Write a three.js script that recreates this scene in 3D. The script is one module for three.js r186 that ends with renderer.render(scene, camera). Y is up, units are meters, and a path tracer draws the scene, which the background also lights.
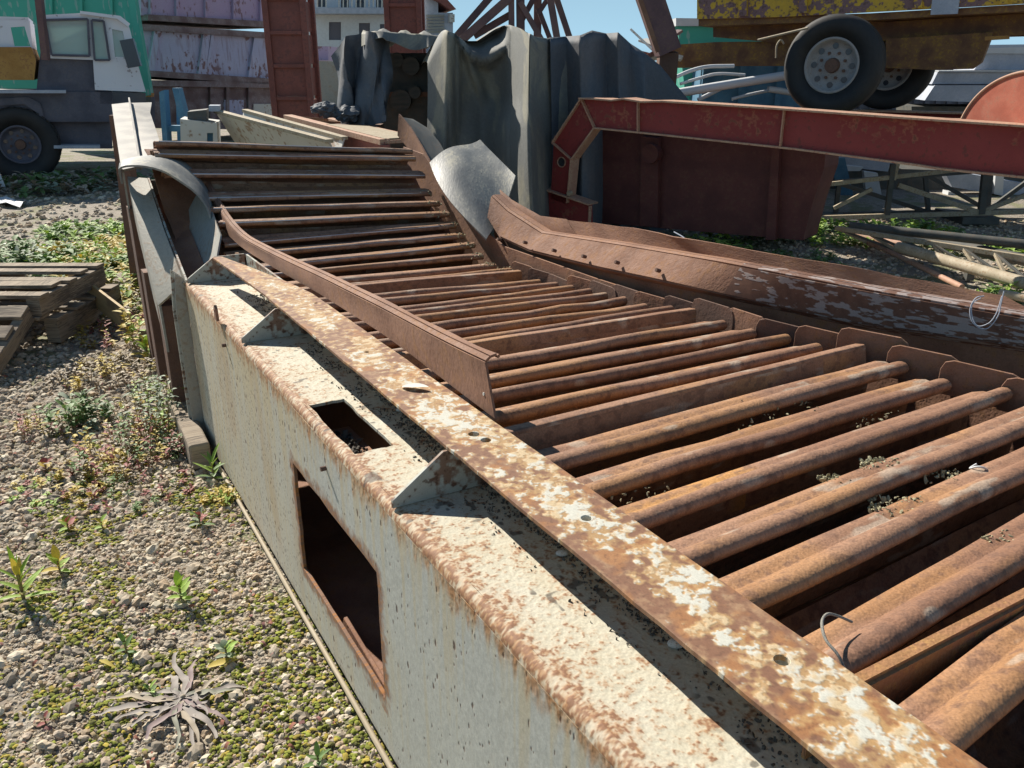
import * as THREE from 'three';
import { mergeGeometries, mergeVertices, toCreasedNormals } from 'three/addons/utils/BufferGeometryUtils.js';
import { RoundedBoxGeometry } from 'three/addons/geometries/RoundedBoxGeometry.js';

// ---------------------------------------------------------------- camera, sky, sun, exposure
const scene = new THREE.Scene();
const FPX = 837, PITCH = Math.atan2(384 - 67, FPX), CAMH = 1.6;
const camera = new THREE.PerspectiveCamera(2 * Math.atan(384 / FPX) * 180 / Math.PI, 1024 / 768, 0.05, 900);
camera.position.set(0, CAMH, 0);
camera.rotation.set(-PITCH, 0, 0);
scene.add(camera);

const renderer = new THREE.WebGLRenderer({ antialias: true });
renderer.setSize(1024, 768);
renderer.toneMapping = THREE.LinearToneMapping;
renderer.toneMappingExposure = 1.62;
renderer.shadowMap.enabled = true;

const V3 = (x, y, z) => new THREE.Vector3(x, y, z);
const V2 = (x, y) => new THREE.Vector2(x, y);
// the conveyor's own directions: L runs along it, S across it
const LD = V3(-0.503803, 0, -0.863818), SD = V3(0.863818, 0, -0.503803);
const sunDir = V3(0, 0.615, 0).addScaledVector(LD, 0.775).addScaledVector(SD, -0.145).normalize();
const sun = new THREE.DirectionalLight(new THREE.Color(1, 0.93, 0.82), 5);
sun.position.copy(sunDir).multiplyScalar(60);
sun.castShadow = true; sun.shadow.mapSize.set(4096, 4096);
sun.shadow.camera.left = -30; sun.shadow.camera.right = 30; sun.shadow.camera.top = 30; sun.shadow.camera.bottom = -30; sun.shadow.camera.far = 160;
scene.add(sun); scene.add(sun.target);
{
  const w = 128, h = 128, d = new Float32Array(w * h * 4);
  for (let j = 0; j < h; j++) for (let i = 0; i < w; i++) {
    const e = ((j + 0.5) / h - 0.5) * Math.PI, k = (j * w + i) * 4;
    let c;
    if (e >= 0) {
      const t = Math.pow(Math.sin(e), 0.5);
      c = [0.31 + (0.013 - 0.31) * t, 0.50 + (0.034 - 0.50) * t, 0.62 + (0.10 - 0.62) * t];
    } else c = [0.10, 0.09, 0.07];
    d[k] = c[0]; d[k + 1] = c[1]; d[k + 2] = c[2]; d[k + 3] = 1;
  }
  const sky = new THREE.DataTexture(d, w, h, THREE.RGBAFormat, THREE.FloatType);
  sky.mapping = THREE.EquirectangularReflectionMapping; sky.magFilter = THREE.LinearFilter; sky.needsUpdate = true;
  scene.background = sky; scene.environment = sky;
}

// ---------------------------------------------------------------- helpers: random, noise
function mulberry(a) { return () => { a |= 0; a = a + 0x6D2B79F5 | 0; let t = Math.imul(a ^ a >>> 15, 1 | a); t = t + Math.imul(t ^ t >>> 7, 61 | t) ^ t; return ((t ^ t >>> 14) >>> 0) / 4294967296; }; }
const rnd = mulberry(4711), R = (a, b) => a + (b - a) * rnd();
const PT = new Float32Array(65536); { const r = mulberry(99); for (let i = 0; i < 65536; i++) PT[i] = r(); }
const hsh = (x, y) => PT[((x * 73856093) ^ (y * 19349663)) >>> 0 & 65535];
const sm = t => t * t * (3 - 2 * t), mix = (a, b, t) => a + (b - a) * t, clamp = (x, a = 0, b = 1) => x < a ? a : x > b ? b : x;
const step = (a, b, x) => sm(clamp((x - a) / (b - a)));
function vn(x, y, px = 0, py = px) {
  let ix = Math.floor(x), iy = Math.floor(y); const fx = sm(x - ix), fy = sm(y - iy);
  let jx = ix + 1, jy = iy + 1;
  if (px) { ix = ((ix % px) + px) % px; jx = ((jx % px) + px) % px; iy = ((iy % py) + py) % py; jy = ((jy % py) + py) % py; }
  const a = hsh(ix, iy), b = hsh(jx, iy), c = hsh(ix, jy), d = hsh(jx, jy);
  return a + (b - a) * fx + (c - a) * fy + (a - b - c + d) * fx * fy;
}
function fbm(x, y, o = 4, p = 0, py = p) { let s = 0, a = 0.5, n = 0; for (let i = 0; i < o; i++) { s += a * vn(x + i * 17, y + i * 31, p, py); n += a; x *= 2; y *= 2; p *= 2; py *= 2; a *= 0.5; } return s / n; }
const mix3 = (a, b, t) => [mix(a[0], b[0], t), mix(a[1], b[1], t), mix(a[2], b[2], t)];
const mul3 = (a, k) => [a[0] * k, a[1] * k, a[2] * k];

// ---------------------------------------------------------------- materials: fn(u, v) -> { c: linear colour, r: roughness, b: height 0..1 }
const s8 = x => Math.round(255 * clamp(x <= 0.0031308 ? 12.92 * x : 1.055 * Math.pow(x, 1 / 2.4) - 0.055));
function mat(w, h, tile, fn, opt = {}) {
  const grain = w * h > 65536 ? 0.22 : 0;
  const c = new Uint8Array(w * h * 4), r = new Uint8Array(w * h * 4), b = new Uint8Array(w * h * 4);
  for (let j = 0; j < h; j++) for (let i = 0; i < w; i++) {
    const o = fn((i + 0.5) / w, (j + 0.5) / h), k = (j * w + i) * 4, gr = 1 - grain / 2 + grain * hsh(i * 7 + 13, j * 11 + 5); if (grain) o.c = mul3(o.c, gr);
    c[k] = s8(o.c[0]); c[k + 1] = s8(o.c[1]); c[k + 2] = s8(o.c[2]); c[k + 3] = 255;
    const q = 255 * clamp(o.r ?? 0.8), z = 255 * clamp(o.b ?? 0.5);
    r[k] = r[k + 1] = r[k + 2] = q; r[k + 3] = 255; b[k] = b[k + 1] = b[k + 2] = z; b[k + 3] = 255;
  }
  const T = (d, srgb) => { const t = new THREE.DataTexture(d, w, h); t.wrapS = t.wrapT = THREE.RepeatWrapping; t.magFilter = THREE.LinearFilter; t.minFilter = THREE.LinearMipmapLinearFilter; t.generateMipmaps = true; t.anisotropy = 8; if (srgb) t.colorSpace = THREE.SRGBColorSpace; const m = Array.isArray(tile) ? tile : [tile, tile]; t.repeat.set(1 / m[0], 1 / m[1]); t.needsUpdate = true; return t; };
  const { bump = 0.002, ...rest } = opt;
  const small = w * h <= 65536;
  const p = { map: T(c, true), metalness: 0, roughness: small ? 0.72 : 1, ...rest };
  if (!small) p.roughnessMap = T(r);
  if (bump && !small) { p.bumpMap = T(b); p.bumpScale = bump; }
  return rest.transmission !== undefined || rest.sheen !== undefined || rest.clearcoat !== undefined ? new THREE.MeshPhysicalMaterial(p) : new THREE.MeshStandardMaterial(p);
}
const flat = (r, g, b, rough = 0.8, metal = 0, more = {}) => new THREE.MeshStandardMaterial({ color: new THREE.Color().setRGB(r, g, b), roughness: rough, metalness: metal, ...more });

const RUST_D = [0.075, 0.032, 0.018], RUST_M = [0.20, 0.095, 0.052], RUST_O = [0.34, 0.15, 0.05], RUST_L = [0.42, 0.27, 0.15], PAINT = [0.52, 0.52, 0.47];
const M = {};
// pale grey-green paint with small vertical rust blisters, rust along the top edge and round the openings; u = 4.2 m along, v = 0.8 m up
const PL = { l0: -0.5, l1: 3.7, hgt: 0.8 };
function nearRect(l, h, a, b, c, d) { const x = Math.max(a - l, l - b, 0), y = Math.max(c - h, h - d, 0); return Math.hypot(x, y); }
M.plate = mat(2048, 512, [4.2, 0.8], (u, v) => {
  const l = PL.l0 + u * 4.2, h = v * 0.8;
  const big = fbm(l * 2.2, h * 2.2, 4), streak = fbm(l * 55, h * 3.5, 3), fine = fbm(l * 160, h * 110, 2);
  let c = mix3(PAINT, [0.45, 0.46, 0.43], fbm(l * 5 + 9, h * 3, 3));
  c = mul3(c, 0.82 + 0.3 * fine);
  const far = step(1.6, 3.0, l + (big - 0.5) * 1.6);
  // washed rust film as runs
  const top = clamp((h - 0.50) / 0.26), edge = step(0.685, 0.742, h + (fbm(l * 46, h * 8, 3) - 0.5) * 0.10);
  const run = step(0.50, 0.78, streak + top * 0.18 + far * 0.10);
  c = mix3(c, [0.50, 0.42, 0.27], run * (0.35 + 0.35 * top + 0.35 * far));
  c = mix3(c, [0.54, 0.47, 0.33], far * 0.45);
  const wash = step(0.52, 0.72, fbm(l * 9, h * 2.2, 4)) * far; c = mix3(c, [0.42, 0.29, 0.16], wash * 0.45);
  c = mix3(c, RUST_L, edge * 0.85); c = mix3(c, RUST_O, edge * step(0.40, 0.6, fbm(l * 70, h * 50, 3)) * 0.75);
  // blisters: short vertical ticks
  let bl = 0;
  for (const [f, g, th] of [[46, 24, 0.965 - 0.05 * far], [90, 40, 0.955 - 0.12 * far], [150, 60, 0.97 - 0.15 * far]]) {
    const X = l * f, Y = h * g, ix = Math.floor(X), iy = Math.floor(Y);
    if (hsh(ix + 400, iy + 90) > th) { const cx = 0.3 + 0.4 * hsh(ix, iy + 7), cy = 0.35 + 0.3 * hsh(ix + 5, iy), dd = Math.hypot((X - ix - cx) * 2.4, (Y - iy - cy) * (1.5 + 1.2 * hsh(ix + 9, iy))); bl = Math.max(bl, step(0.55, 0.3, dd + (fine - 0.5) * 0.5)); }
  }
  c = mix3(c, RUST_D, bl * 0.85);
  const o1 = nearRect(l, h, 1.54, 2.18, 0.19, 0.54), ro = step(0.045, 0.006, o1 + (fbm(l * 40, h * 40, 3) - 0.5) * 0.05);
  c = mix3(c, RUST_M, ro * 0.9); c = mix3(c, RUST_O, ro * step(0.5, 0.7, fine));
  const low = step(0.05, 0.0, h + (streak - 0.5) * 0.05); c = mix3(c, [0.16, 0.11, 0.07], low * 0.8);
  return { c, r: 0.62 + 0.3 * Math.max(bl, ro, edge), b: 0.5 + 0.12 * (fine - 0.5) - bl * 0.3 + edge * (fine - 0.5) * 0.6 };
}, { bump: 0.002 });
// the ledge on top of the plate: cream paint under blooms of rust that are thickest along its outer edge; u along 4.2 m, v across 0.16 m
M.ledge = mat(2048, 160, [4.2, 0.28], (u, v) => {
  const l = PL.l0 + u * 4.2, s = v * 0.28, n = fbm(l * 14, s * 14, 4), f = fbm(l * 90, s * 90, 3), g = fbm(l * 240, s * 240, 2);
  let c = mix3([0.55, 0.53, 0.44], [0.49, 0.44, 0.32], n);
  const e = step(0.075, 0.0, s + (n - 0.5) * 0.10), any = step(0.44, 0.70, f * 0.5 + g * 0.25 + n * 0.25 + e * 0.16);
  c = mix3(c, RUST_L, clamp(any * (0.35 + 0.4 * e) + e * 0.30)); c = mix3(c, RUST_O, step(0.54, 0.72, f * 0.6 + g * 0.4 + e * 0.20 + (n - 0.5) * 0.30 - 0.03) * 0.7); c = mix3(c, RUST_M, step(0.58, 0.74, g * 0.6 + f * 0.4 + e * 0.22 + (n - 0.5) * 0.2 - 0.05) * 0.8);
  const dk = step(0.80, 0.86, vn(l * 60, s * 60 + 40)); c = mix3(c, [0.05, 0.04, 0.035], dk * 0.7 * step(0.5, 0.6, vn(l * 9, s * 9)));
  return { c, r: 0.75, b: 0.5 + (f - 0.5) * 0.8 + (g - 0.5) * 0.4 };
}, { bump: 0.002 });
// rail flange: white paint left in big flakes on bare brown rust; u along 4.2 m, v across 0.16 m
M.flange = mat(2048, 128, [4.2, 0.16], (u, v) => {
  const l = PL.l0 + u * 4.2, s = v * 0.16, n = fbm(l * 11, s * 16, 5), f = fbm(l * 70, s * 70, 3), g = fbm(l * 220, s * 220, 2);
  const mid = 1 - Math.abs(s - 0.085) / 0.075, keep = step(0.49, 0.61, n * 0.62 + f * 0.38 + mid * 0.16 - 0.105 + (f - 0.5) * 0.34 + (g - 0.5) * 0.30 - clamp((l - 1.5) * 0.06, 0, 0.1));
  let c = mix3(RUST_M, RUST_L, step(0.35, 0.75, f) * 0.55); c = mix3(c, RUST_O, step(0.52, 0.7, fbm(l * 24 + 5, s * 24, 3)) * 0.7); c = mix3(c, RUST_D, step(0.62, 0.8, g) * 0.4);
  const p = mix3([0.52, 0.51, 0.44], [0.50, 0.36, 0.19], step(0.44, 0.62, fbm(l * 34 + 3, s * 34, 4)) * 0.85);
  const halo = step(0.40, 0.53, n * 0.75 + f * 0.25 + mid * 0.20 - 0.10 + (f - 0.5) * 0.30) * (1 - keep); c = mix3(c, [0.48, 0.31, 0.13], halo * 0.6);
  c = mix3(c, p, keep);
  return { c, r: 0.72, b: 0.4 + keep * 0.35 + (f - 0.5) * 0.3 };
}, { bump: 0.002 });
const rustFn = (A, B, C, D, k = 1) => (u, v) => {
  const n = fbm(u * 6, v * 6, 4, 6), f = fbm(u * 40, v * 40, 3, 40), g = fbm(u * 128, v * 128, 2, 128);
  let c = mix3(A, B, step(0.3, 0.7, n)); c = mix3(c, C, step(0.55, 0.75, f * 0.6 + n * 0.4) * 0.8); c = mix3(c, D, step(0.62, 0.8, g * 0.6 + f * 0.4) * 0.7);
  return { c: mul3(c, k * (0.85 + 0.3 * g)), r: 0.72 + 0.2 * f, b: 0.5 + (f - 0.5) * 0.6 + (g - 0.5) * 0.5 };
};
M.rust = mat(512, 512, 0.6, rustFn([0.20, 0.098, 0.06], [0.26, 0.135, 0.085], [0.30, 0.15, 0.07], [0.12, 0.055, 0.032]), { bump: 0.0015 });
M.rustOrange = mat(512, 512, 0.5, rustFn([0.33, 0.17, 0.065], [0.30, 0.14, 0.07], [0.45, 0.25, 0.085], [0.18, 0.075, 0.03]), { bump: 0.002 });
M.rustDark = mat(512, 512, 0.7, rustFn([0.115, 0.064, 0.047], [0.15, 0.082, 0.058], [0.18, 0.09, 0.055], [0.07, 0.04, 0.03]), { bump: 0.0012 });
M.pan = [0, 1, 2, 3].map(i => mat(1024, 192, [1.3, 0.22], (u, v) => {
  const x = u * 1.3, y = v * 0.22 + i * 3.1, n = fbm(x * 5 + i * 7, y * 9, 4), f = fbm(x * 45 + i * 11, y * 60, 4), g = fbm(x * 330, y * 330, 2);
  let c = mix3([0.215, 0.108, 0.062], [0.29, 0.158, 0.094], step(0.3, 0.7, n)); c = mix3(c, [0.40, 0.20, 0.06], step(0.50, 0.68, fbm(x * 3 + i * 5, y * 8 + 2, 3)) * (i === 1 ? 1 : 0.38));
  c = mix3(c, [0.13, 0.065, 0.040], step(0.54, 0.72, f) * 0.6); c = mix3(c, [0.38, 0.31, 0.24], step(0.66, 0.78, fbm(x * 9, y * 30 + 9, 3)) * 0.6);
  return { c: mul3(c, 0.7 + 0.6 * g), r: 0.46 + 0.34 * f, b: 0.5 + (f - 0.5) * 0.7 + (g - 0.5) * 0.6 };
}, { bump: 0.0014 }));
M.paintRust = mat(512, 512, 0.5, (u, v) => {
  const n = fbm(u * 6, v * 6, 4, 6), f = fbm(u * 40, v * 40, 3, 40), k = step(0.54, 0.66, n * 0.6 + f * 0.4);
  let c = mix3([0.44, 0.45, 0.40], [0.36, 0.35, 0.29], f); c = mix3(c, RUST_M, k * 0.85); c = mix3(c, RUST_D, step(0.64, 0.75, f) * 0.7);
  return { c, r: 0.68, b: 0.5 + (f - 0.5) * 0.6 - k * 0.2 };
}, { bump: 0.0015 });
M.railPeel = mat(1024, 256, [1.6, 0.4], (u, v) => {
  const n = fbm(u * 10, v * 3, 3, 10, 3), f = fbm(u * 44, v * 44, 4, 44, 44), k = step(0.53, 0.58, f * 0.8 + n * 0.2);
  let c = mix3([0.10, 0.045, 0.03], [0.19, 0.09, 0.055], fbm(u * 90, v * 20, 3, 90, 20)); c = mix3(c, [0.34, 0.29, 0.275], k * 0.85);
  return { c, r: 0.75, b: 0.4 + k * 0.4 + (f - 0.5) * 0.2 };
}, { bump: 0.0015 });
M.greySteel = mat(512, 512, 0.8, (u, v) => { const n = fbm(u * 5, v * 5, 4, 5), f = fbm(u * 50, v * 50, 3, 50); let c = mix3([0.25, 0.245, 0.22], [0.36, 0.34, 0.29], n); c = mix3(c, [0.22, 0.15, 0.10], step(0.58, 0.72, f * 0.5 + n * 0.5) * 0.6); return { c: mul3(c, 0.85 + 0.3 * f), r: 0.75, b: f }; }, { bump: 0.001 });
M.rubber = mat(512, 512, 0.8, (u, v) => { const n = fbm(u * 5, v * 5, 4, 5), f = fbm(u * 60, v * 60, 3, 60); let c = mix3([0.11, 0.118, 0.12], [0.21, 0.21, 0.195], step(0.3, 0.75, n)); c = mix3(c, [0.38, 0.35, 0.26], step(0.58, 0.75, n * 0.6 + f * 0.4) * 0.55); return { c: mul3(c, 0.85 + 0.3 * f), r: 0.42 + 0.3 * n, b: f }; }, { bump: 0.0008 });
M.red = mat(512, 512, 1.2, (u, v) => { const n = fbm(u * 6, v * 6, 4, 6), f = fbm(u * 48, v * 48, 3, 48); let c = mix3([0.27, 0.035, 0.032], [0.20, 0.03, 0.028], n); c = mix3(c, [0.34, 0.12, 0.07], step(0.60, 0.74, f * 0.5 + n * 0.5) * 0.7); c = mix3(c, [0.09, 0.03, 0.02], step(0.66, 0.8, f) * 0.6); return { c, r: 0.55 + 0.3 * n, b: f }; }, { bump: 0.001 });
M.redShaded = mat(256, 256, 0.9, rustFn([0.085, 0.024, 0.022], [0.11, 0.032, 0.028], [0.13, 0.05, 0.035], [0.05, 0.02, 0.018]));  // darkened copy of the red, with shade under the beam put into the colour
M.redEdge = mat(256, 256, 0.5, rustFn([0.40, 0.22, 0.15], [0.46, 0.30, 0.20], [0.34, 0.10, 0.07], [0.24, 0.10, 0.06]), { bump: 0.001 });
M.redDisc = mat(256, 256, 0.6, rustFn([0.36, 0.085, 0.045], [0.42, 0.12, 0.07], [0.38, 0.15, 0.09], [0.22, 0.05, 0.03]), { bump: 0.001 });
M.yellow = mat(512, 512, 1.1, (u, v) => { const n = fbm(u * 7, v * 7, 5, 7), f = fbm(u * 36, v * 36, 3, 36), k = step(0.545, 0.59, n * 0.65 + f * 0.35); let c = mix3([0.68, 0.42, 0.03], [0.50, 0.30, 0.05], f); c = mix3(c, mix3([0.17, 0.085, 0.085], [0.27, 0.16, 0.16], f), k); c = mix3(c, [0.10, 0.05, 0.035], step(0.62, 0.75, f) * 0.7); return { c, r: 0.7, b: 0.6 - k * 0.3 + (f - 0.5) * 0.3 }; }, { bump: 0.001 });
M.yellowRust = mat(256, 256, 0.7, rustFn([0.12, 0.055, 0.03], [0.20, 0.10, 0.04], [0.32, 0.19, 0.03], [0.06, 0.03, 0.02]), { bump: 0.001 });
M.tyre = mat(256, 256, 0.4, (u, v) => { const f = fbm(u * 30, v * 30, 3, 30), n = fbm(u * 5, v * 5, 3, 5); return { c: mul3(mix3([0.014, 0.014, 0.016], [0.026, 0.025, 0.025], n), 0.8 + 0.4 * f), r: 0.85, b: f }; }, { bump: 0.001 });
M.rim = mat(256, 256, 0.5, rustFn([0.27, 0.26, 0.26], [0.32, 0.305, 0.30], [0.24, 0.20, 0.18], [0.16, 0.11, 0.09]), { bump: 0.0006 });
M.wood = mat(512, 512, [1.2, 0.3], (u, v) => { const g = fbm(u * 8, v * 48, 4, 8, 48), n = fbm(u * 5, v * 5, 3, 5), f = fbm(u * 30, v * 120, 2, 30, 120); let c = mix3([0.20, 0.15, 0.105], [0.36, 0.30, 0.225], g); c = mix3(c, [0.10, 0.08, 0.062], step(0.50, 0.66, n * 0.5 + f * 0.5) * 0.9); return { c, r: 0.9, b: g * 0.6 + f * 0.4 }; }, { bump: 0.002 });
M.woodTan = mat(256, 256, [1.2, 0.3], (u, v) => { const g = fbm(u * 6, v * 40, 4, 6, 40), n = fbm(u * 5, v * 5, 3, 5); return { c: mix3(mix3([0.40, 0.28, 0.13], [0.50, 0.36, 0.18], g), [0.25, 0.17, 0.09], step(0.55, 0.75, n)), r: 0.85, b: g }; }, { bump: 0.001 });
M.lilac = mat(512, 512, 2.4, (u, v) => { const n = fbm(u * 6, v * 6, 4, 6), f = fbm(u * 40, v * 26, 4, 40, 26); let c = mix3([0.40, 0.40, 0.56], [0.46, 0.45, 0.58], n); c = mix3(c, [0.19, 0.09, 0.08], step(0.61, 0.68, f * 0.5 + n * 0.5) * 0.9); c = mix3(c, [0.25, 0.18, 0.22], step(0.5, 0.8, fbm(u * 60, v * 8, 3, 60, 8)) * 0.5); return { c, r: 0.75, b: f }; }, { bump: 0.002 });
M.pink = mat(512, 512, 2.4, (u, v) => { const n = fbm(u * 6, v * 6, 4, 6), f = fbm(u * 40, v * 26, 4, 40, 26); let c = mix3([0.42, 0.30, 0.46], [0.46, 0.36, 0.48], n); c = mix3(c, [0.22, 0.11, 0.11], step(0.58, 0.68, f * 0.6 + n * 0.4) * 0.8); return { c, r: 0.75, b: f }; }, { bump: 0.002 });
M.hullRust = mat(256, 256, 1.2, rustFn([0.14, 0.085, 0.085], [0.22, 0.16, 0.16], [0.28, 0.24, 0.26], [0.08, 0.045, 0.04]), { bump: 0.002 });
M.brick = mat(256, 256, 1.4, rustFn([0.20, 0.065, 0.05], [0.25, 0.08, 0.06], [0.16, 0.06, 0.05], [0.12, 0.05, 0.04]), { bump: 0.001 });
const clothFn = (A, B, C) => (u, v) => { const n = fbm(u * 4, v * 4, 5, 4), f = fbm(u * 90, v * 90, 2, 90); let c = mix3(A, B, n); c = mix3(c, C, step(0.55, 0.75, fbm(u * 9, v * 5, 4, 9, 5)) * 0.6); return { c: mul3(c, 0.88 + 0.24 * f), r: 0.75, b: f }; };
M.tarp = mat(512, 512, 2.2, clothFn([0.125, 0.13, 0.128], [0.165, 0.168, 0.155], [0.29, 0.27, 0.20]), { bump: 0.0008 });
M.tarpDark = mat(512, 512, 2.2, clothFn([0.075, 0.09, 0.11], [0.10, 0.115, 0.135], [0.13, 0.12, 0.12]), { bump: 0.0008 });
M.green = mat(256, 256, 2, (u, v) => { const n = fbm(u * 5, v * 5, 4, 5), f = fbm(u * 40, v * 12, 3, 40, 12); return { c: mix3(mix3([0.055, 0.36, 0.27], [0.07, 0.42, 0.32], n), [0.35, 0.45, 0.42], step(0.66, 0.74, f) * 0.6), r: 0.6, b: f }; }, { bump: 0.001 });
M.white = mat(256, 256, 1.4, (u, v) => { const n = fbm(u * 5, v * 5, 4, 5), f = fbm(u * 40, v * 40, 3, 40); let c = mix3([0.60, 0.59, 0.55], [0.52, 0.50, 0.45], n); c = mix3(c, [0.28, 0.17, 0.10], step(0.60, 0.70, f * 0.6 + n * 0.4) * 0.8); return { c, r: 0.6, b: f }; }, { bump: 0.001 });
M.cab = mat(256, 256, 1.4, (u, v) => { const n = fbm(u * 5, v * 5, 4, 5), f = fbm(u * 40, v * 40, 3, 40); let c = mix3([0.74, 0.75, 0.80], [0.68, 0.69, 0.75], n); c = mix3(c, [0.2, 0.16, 0.17], step(0.66, 0.74, f * 0.6 + n * 0.4) * 0.7); return { c, r: 0.5, b: f }; }, { bump: 0.0006 });
M.chassis = mat(256, 256, 1.0, rustFn([0.075, 0.075, 0.10], [0.10, 0.10, 0.13], [0.13, 0.12, 0.14], [0.05, 0.045, 0.05]), { bump: 0.001 });
M.blue = mat(256, 256, 1.0, rustFn([0.055, 0.16, 0.27], [0.08, 0.21, 0.33], [0.12, 0.24, 0.34], [0.05, 0.10, 0.15]), { bump: 0.001 });
M.amber = mat(256, 256, 1.0, rustFn([0.34, 0.17, 0.04], [0.42, 0.23, 0.06], [0.30, 0.14, 0.05], [0.14, 0.07, 0.03]), { bump: 0.001 });
M.galv = mat(256, 256, 1.0, rustFn([0.34, 0.37, 0.43], [0.40, 0.43, 0.50], [0.48, 0.50, 0.54], [0.28, 0.30, 0.34]), { bump: 0.0006 });
M.render = mat(256, 256, 4, (u, v) => { const n = fbm(u * 5, v * 5, 4, 5), f = fbm(u * 60, v * 60, 2, 60); return { c: mul3(mix3([0.62, 0.64, 0.66], [0.56, 0.57, 0.58], n), 0.92 + 0.16 * f), r: 0.9, b: f }; }, { bump: 0.003 });
M.wornSteel = flat(0.55, 0.52, 0.51, 0.42, 0.6);
M.bole = mat(256, 256, 0.6, rustFn([0.20, 0.19, 0.18], [0.30, 0.285, 0.26], [0.36, 0.33, 0.27], [0.13, 0.12, 0.11]), { bump: 0.002 });
M.truss = mat(256, 256, 0.5, rustFn([0.34, 0.28, 0.19], [0.42, 0.36, 0.26], [0.30, 0.19, 0.10], [0.16, 0.10, 0.06]), { bump: 0.001 });
M.trussDark = mat(256, 256, 0.5, rustFn([0.07, 0.075, 0.07], [0.10, 0.10, 0.09], [0.14, 0.10, 0.07], [0.04, 0.035, 0.03]), { bump: 0.001 });
M.boom = mat(256, 256, 0.8, rustFn([0.11, 0.06, 0.065], [0.15, 0.08, 0.08], [0.19, 0.11, 0.08], [0.07, 0.04, 0.04]), { bump: 0.001 });
M.glass = new THREE.MeshPhysicalMaterial({ color: new THREE.Color().setRGB(0.80, 0.88, 0.86), roughness: 0.18, transmission: 0.75, thickness: 0 });
M.windowDark = flat(0.05, 0.055, 0.07, 0.15);
M.shutter = flat(0.12, 0.115, 0.14, 0.7);
M.soil = mat(1024, 1024, 2.0, (u, v) => {
  const n = fbm(u * 6, v * 6, 4, 6), f = fbm(u * 60, v * 60, 3, 60), g = fbm(u * 220, v * 220, 2, 220);
  let c = mix3([0.20, 0.165, 0.125], [0.30, 0.26, 0.205], n * 0.5 + f * 0.5); c = mix3(c, [0.40, 0.36, 0.31], step(0.52, 0.68, g) * 0.8); c = mix3(c, [0.09, 0.075, 0.06], step(0.58, 0.72, f) * 0.55);
  c = mix3(c, [0.13, 0.15, 0.035], step(0.56, 0.70, fbm(u * 9 + 3, v * 9, 4, 9)) * 0.55);
  return { c, r: 0.95, b: 0.5 * f + 0.5 * g };
}, { bump: 0.012 });
M.stone = flat(1, 1, 1, 0.9); M.mossM = new THREE.MeshPhysicalMaterial({ color: 0xffffff, roughness: 1, sheen: 0.3, sheenColor: new THREE.Color(0.3, 0.35, 0.1), sheenRoughness: 0.6 });
const leafMat = (r, g, b, t = 0.35) => new THREE.MeshPhysicalMaterial({ color: new THREE.Color().setRGB(r, g, b), roughness: 0.75, transmission: t, thickness: 0, side: THREE.DoubleSide });
M.leafLime = leafMat(0.30, 0.46, 0.05); M.leafGreen = leafMat(0.13, 0.24, 0.05); M.leafYellow = leafMat(0.55, 0.42, 0.05); M.leafSage = leafMat(0.26, 0.32, 0.22, 0.2); M.leafRed = leafMat(0.30, 0.08, 0.07, 0.2); M.leafDry = leafMat(0.36, 0.30, 0.22, 0.1); M.leafGrey = leafMat(0.30, 0.265, 0.235, 0.05); M.leafMauve = leafMat(0.25, 0.185, 0.18, 0.05); M.leafFaded = leafMat(0.23, 0.23, 0.175, 0.05);
M.stem = flat(0.22, 0.17, 0.08, 0.9);
console.log('materials done');

// ---------------------------------------------------------------- helpers: pixels to points
const cp = Math.cos(PITCH), sp = Math.sin(PITCH), CAM = V3(0, CAMH, 0);
const ray = (x, y) => { const a = (x - 512) / FPX, b = (384 - y) / FPX; return V3(a, b * cp - sp, -b * sp - cp); };
const onZ = (x, y, z) => { const d = ray(x, y); return CAM.clone().addScaledVector(d, -z / d.z); };
const onH = (x, y, h) => { const d = ray(x, y); return CAM.clone().addScaledVector(d, (h - CAMH) / d.y); };
const onS = (x, y, s) => { const d = ray(x, y); return CAM.clone().addScaledVector(d, s / d.dot(SD)); };
const onL = (x, y, l) => { const d = ray(x, y); return CAM.clone().addScaledVector(d, l / d.dot(LD)); };
const W = (s, h, l) => V3(0, h, 0).addScaledVector(SD, s).addScaledVector(LD, l);
const toSHL = p => [p.dot(SD), p.y, p.dot(LD)];
const planeOf = (a, b) => { const d = b.clone().sub(a); d.y = 0; d.normalize(); const n = V3(-d.z, 0, d.x); return { o: a.clone(), d, n, hit(x, y) { const r = ray(x, y), t = a.clone().sub(CAM).dot(n) / r.dot(n); const p = CAM.clone().addScaledVector(r, t); return [p.clone().sub(a).dot(d), p.y, p]; } }; };

// ---------------------------------------------------------------- helpers: geometry (world coordinates)
function boxUV(g) {
  g = g.index ? g.toNonIndexed() : g;
  const p = g.attributes.position, uv = new Float32Array(p.count * 2), a = V3(), b = V3(), c = V3();
  for (let i = 0; i < p.count; i += 3) {
    a.fromBufferAttribute(p, i); b.fromBufferAttribute(p, i + 1); c.fromBufferAttribute(p, i + 2);
    const n = b.clone().sub(a).cross(c.clone().sub(a)), ax = Math.abs(n.x), ay = Math.abs(n.y), az = Math.abs(n.z);
    for (let k = 0; k < 3; k++) { const x = p.getX(i + k), y = p.getY(i + k), z = p.getZ(i + k); const q = ay >= ax && ay >= az ? [x, z] : ax >= az ? [z, y] : [x, y]; uv[(i + k) * 2] = q[0]; uv[(i + k) * 2 + 1] = q[1]; }
  }
  g.setAttribute('uv', new THREE.BufferAttribute(uv, 2)); return g;
}
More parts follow.
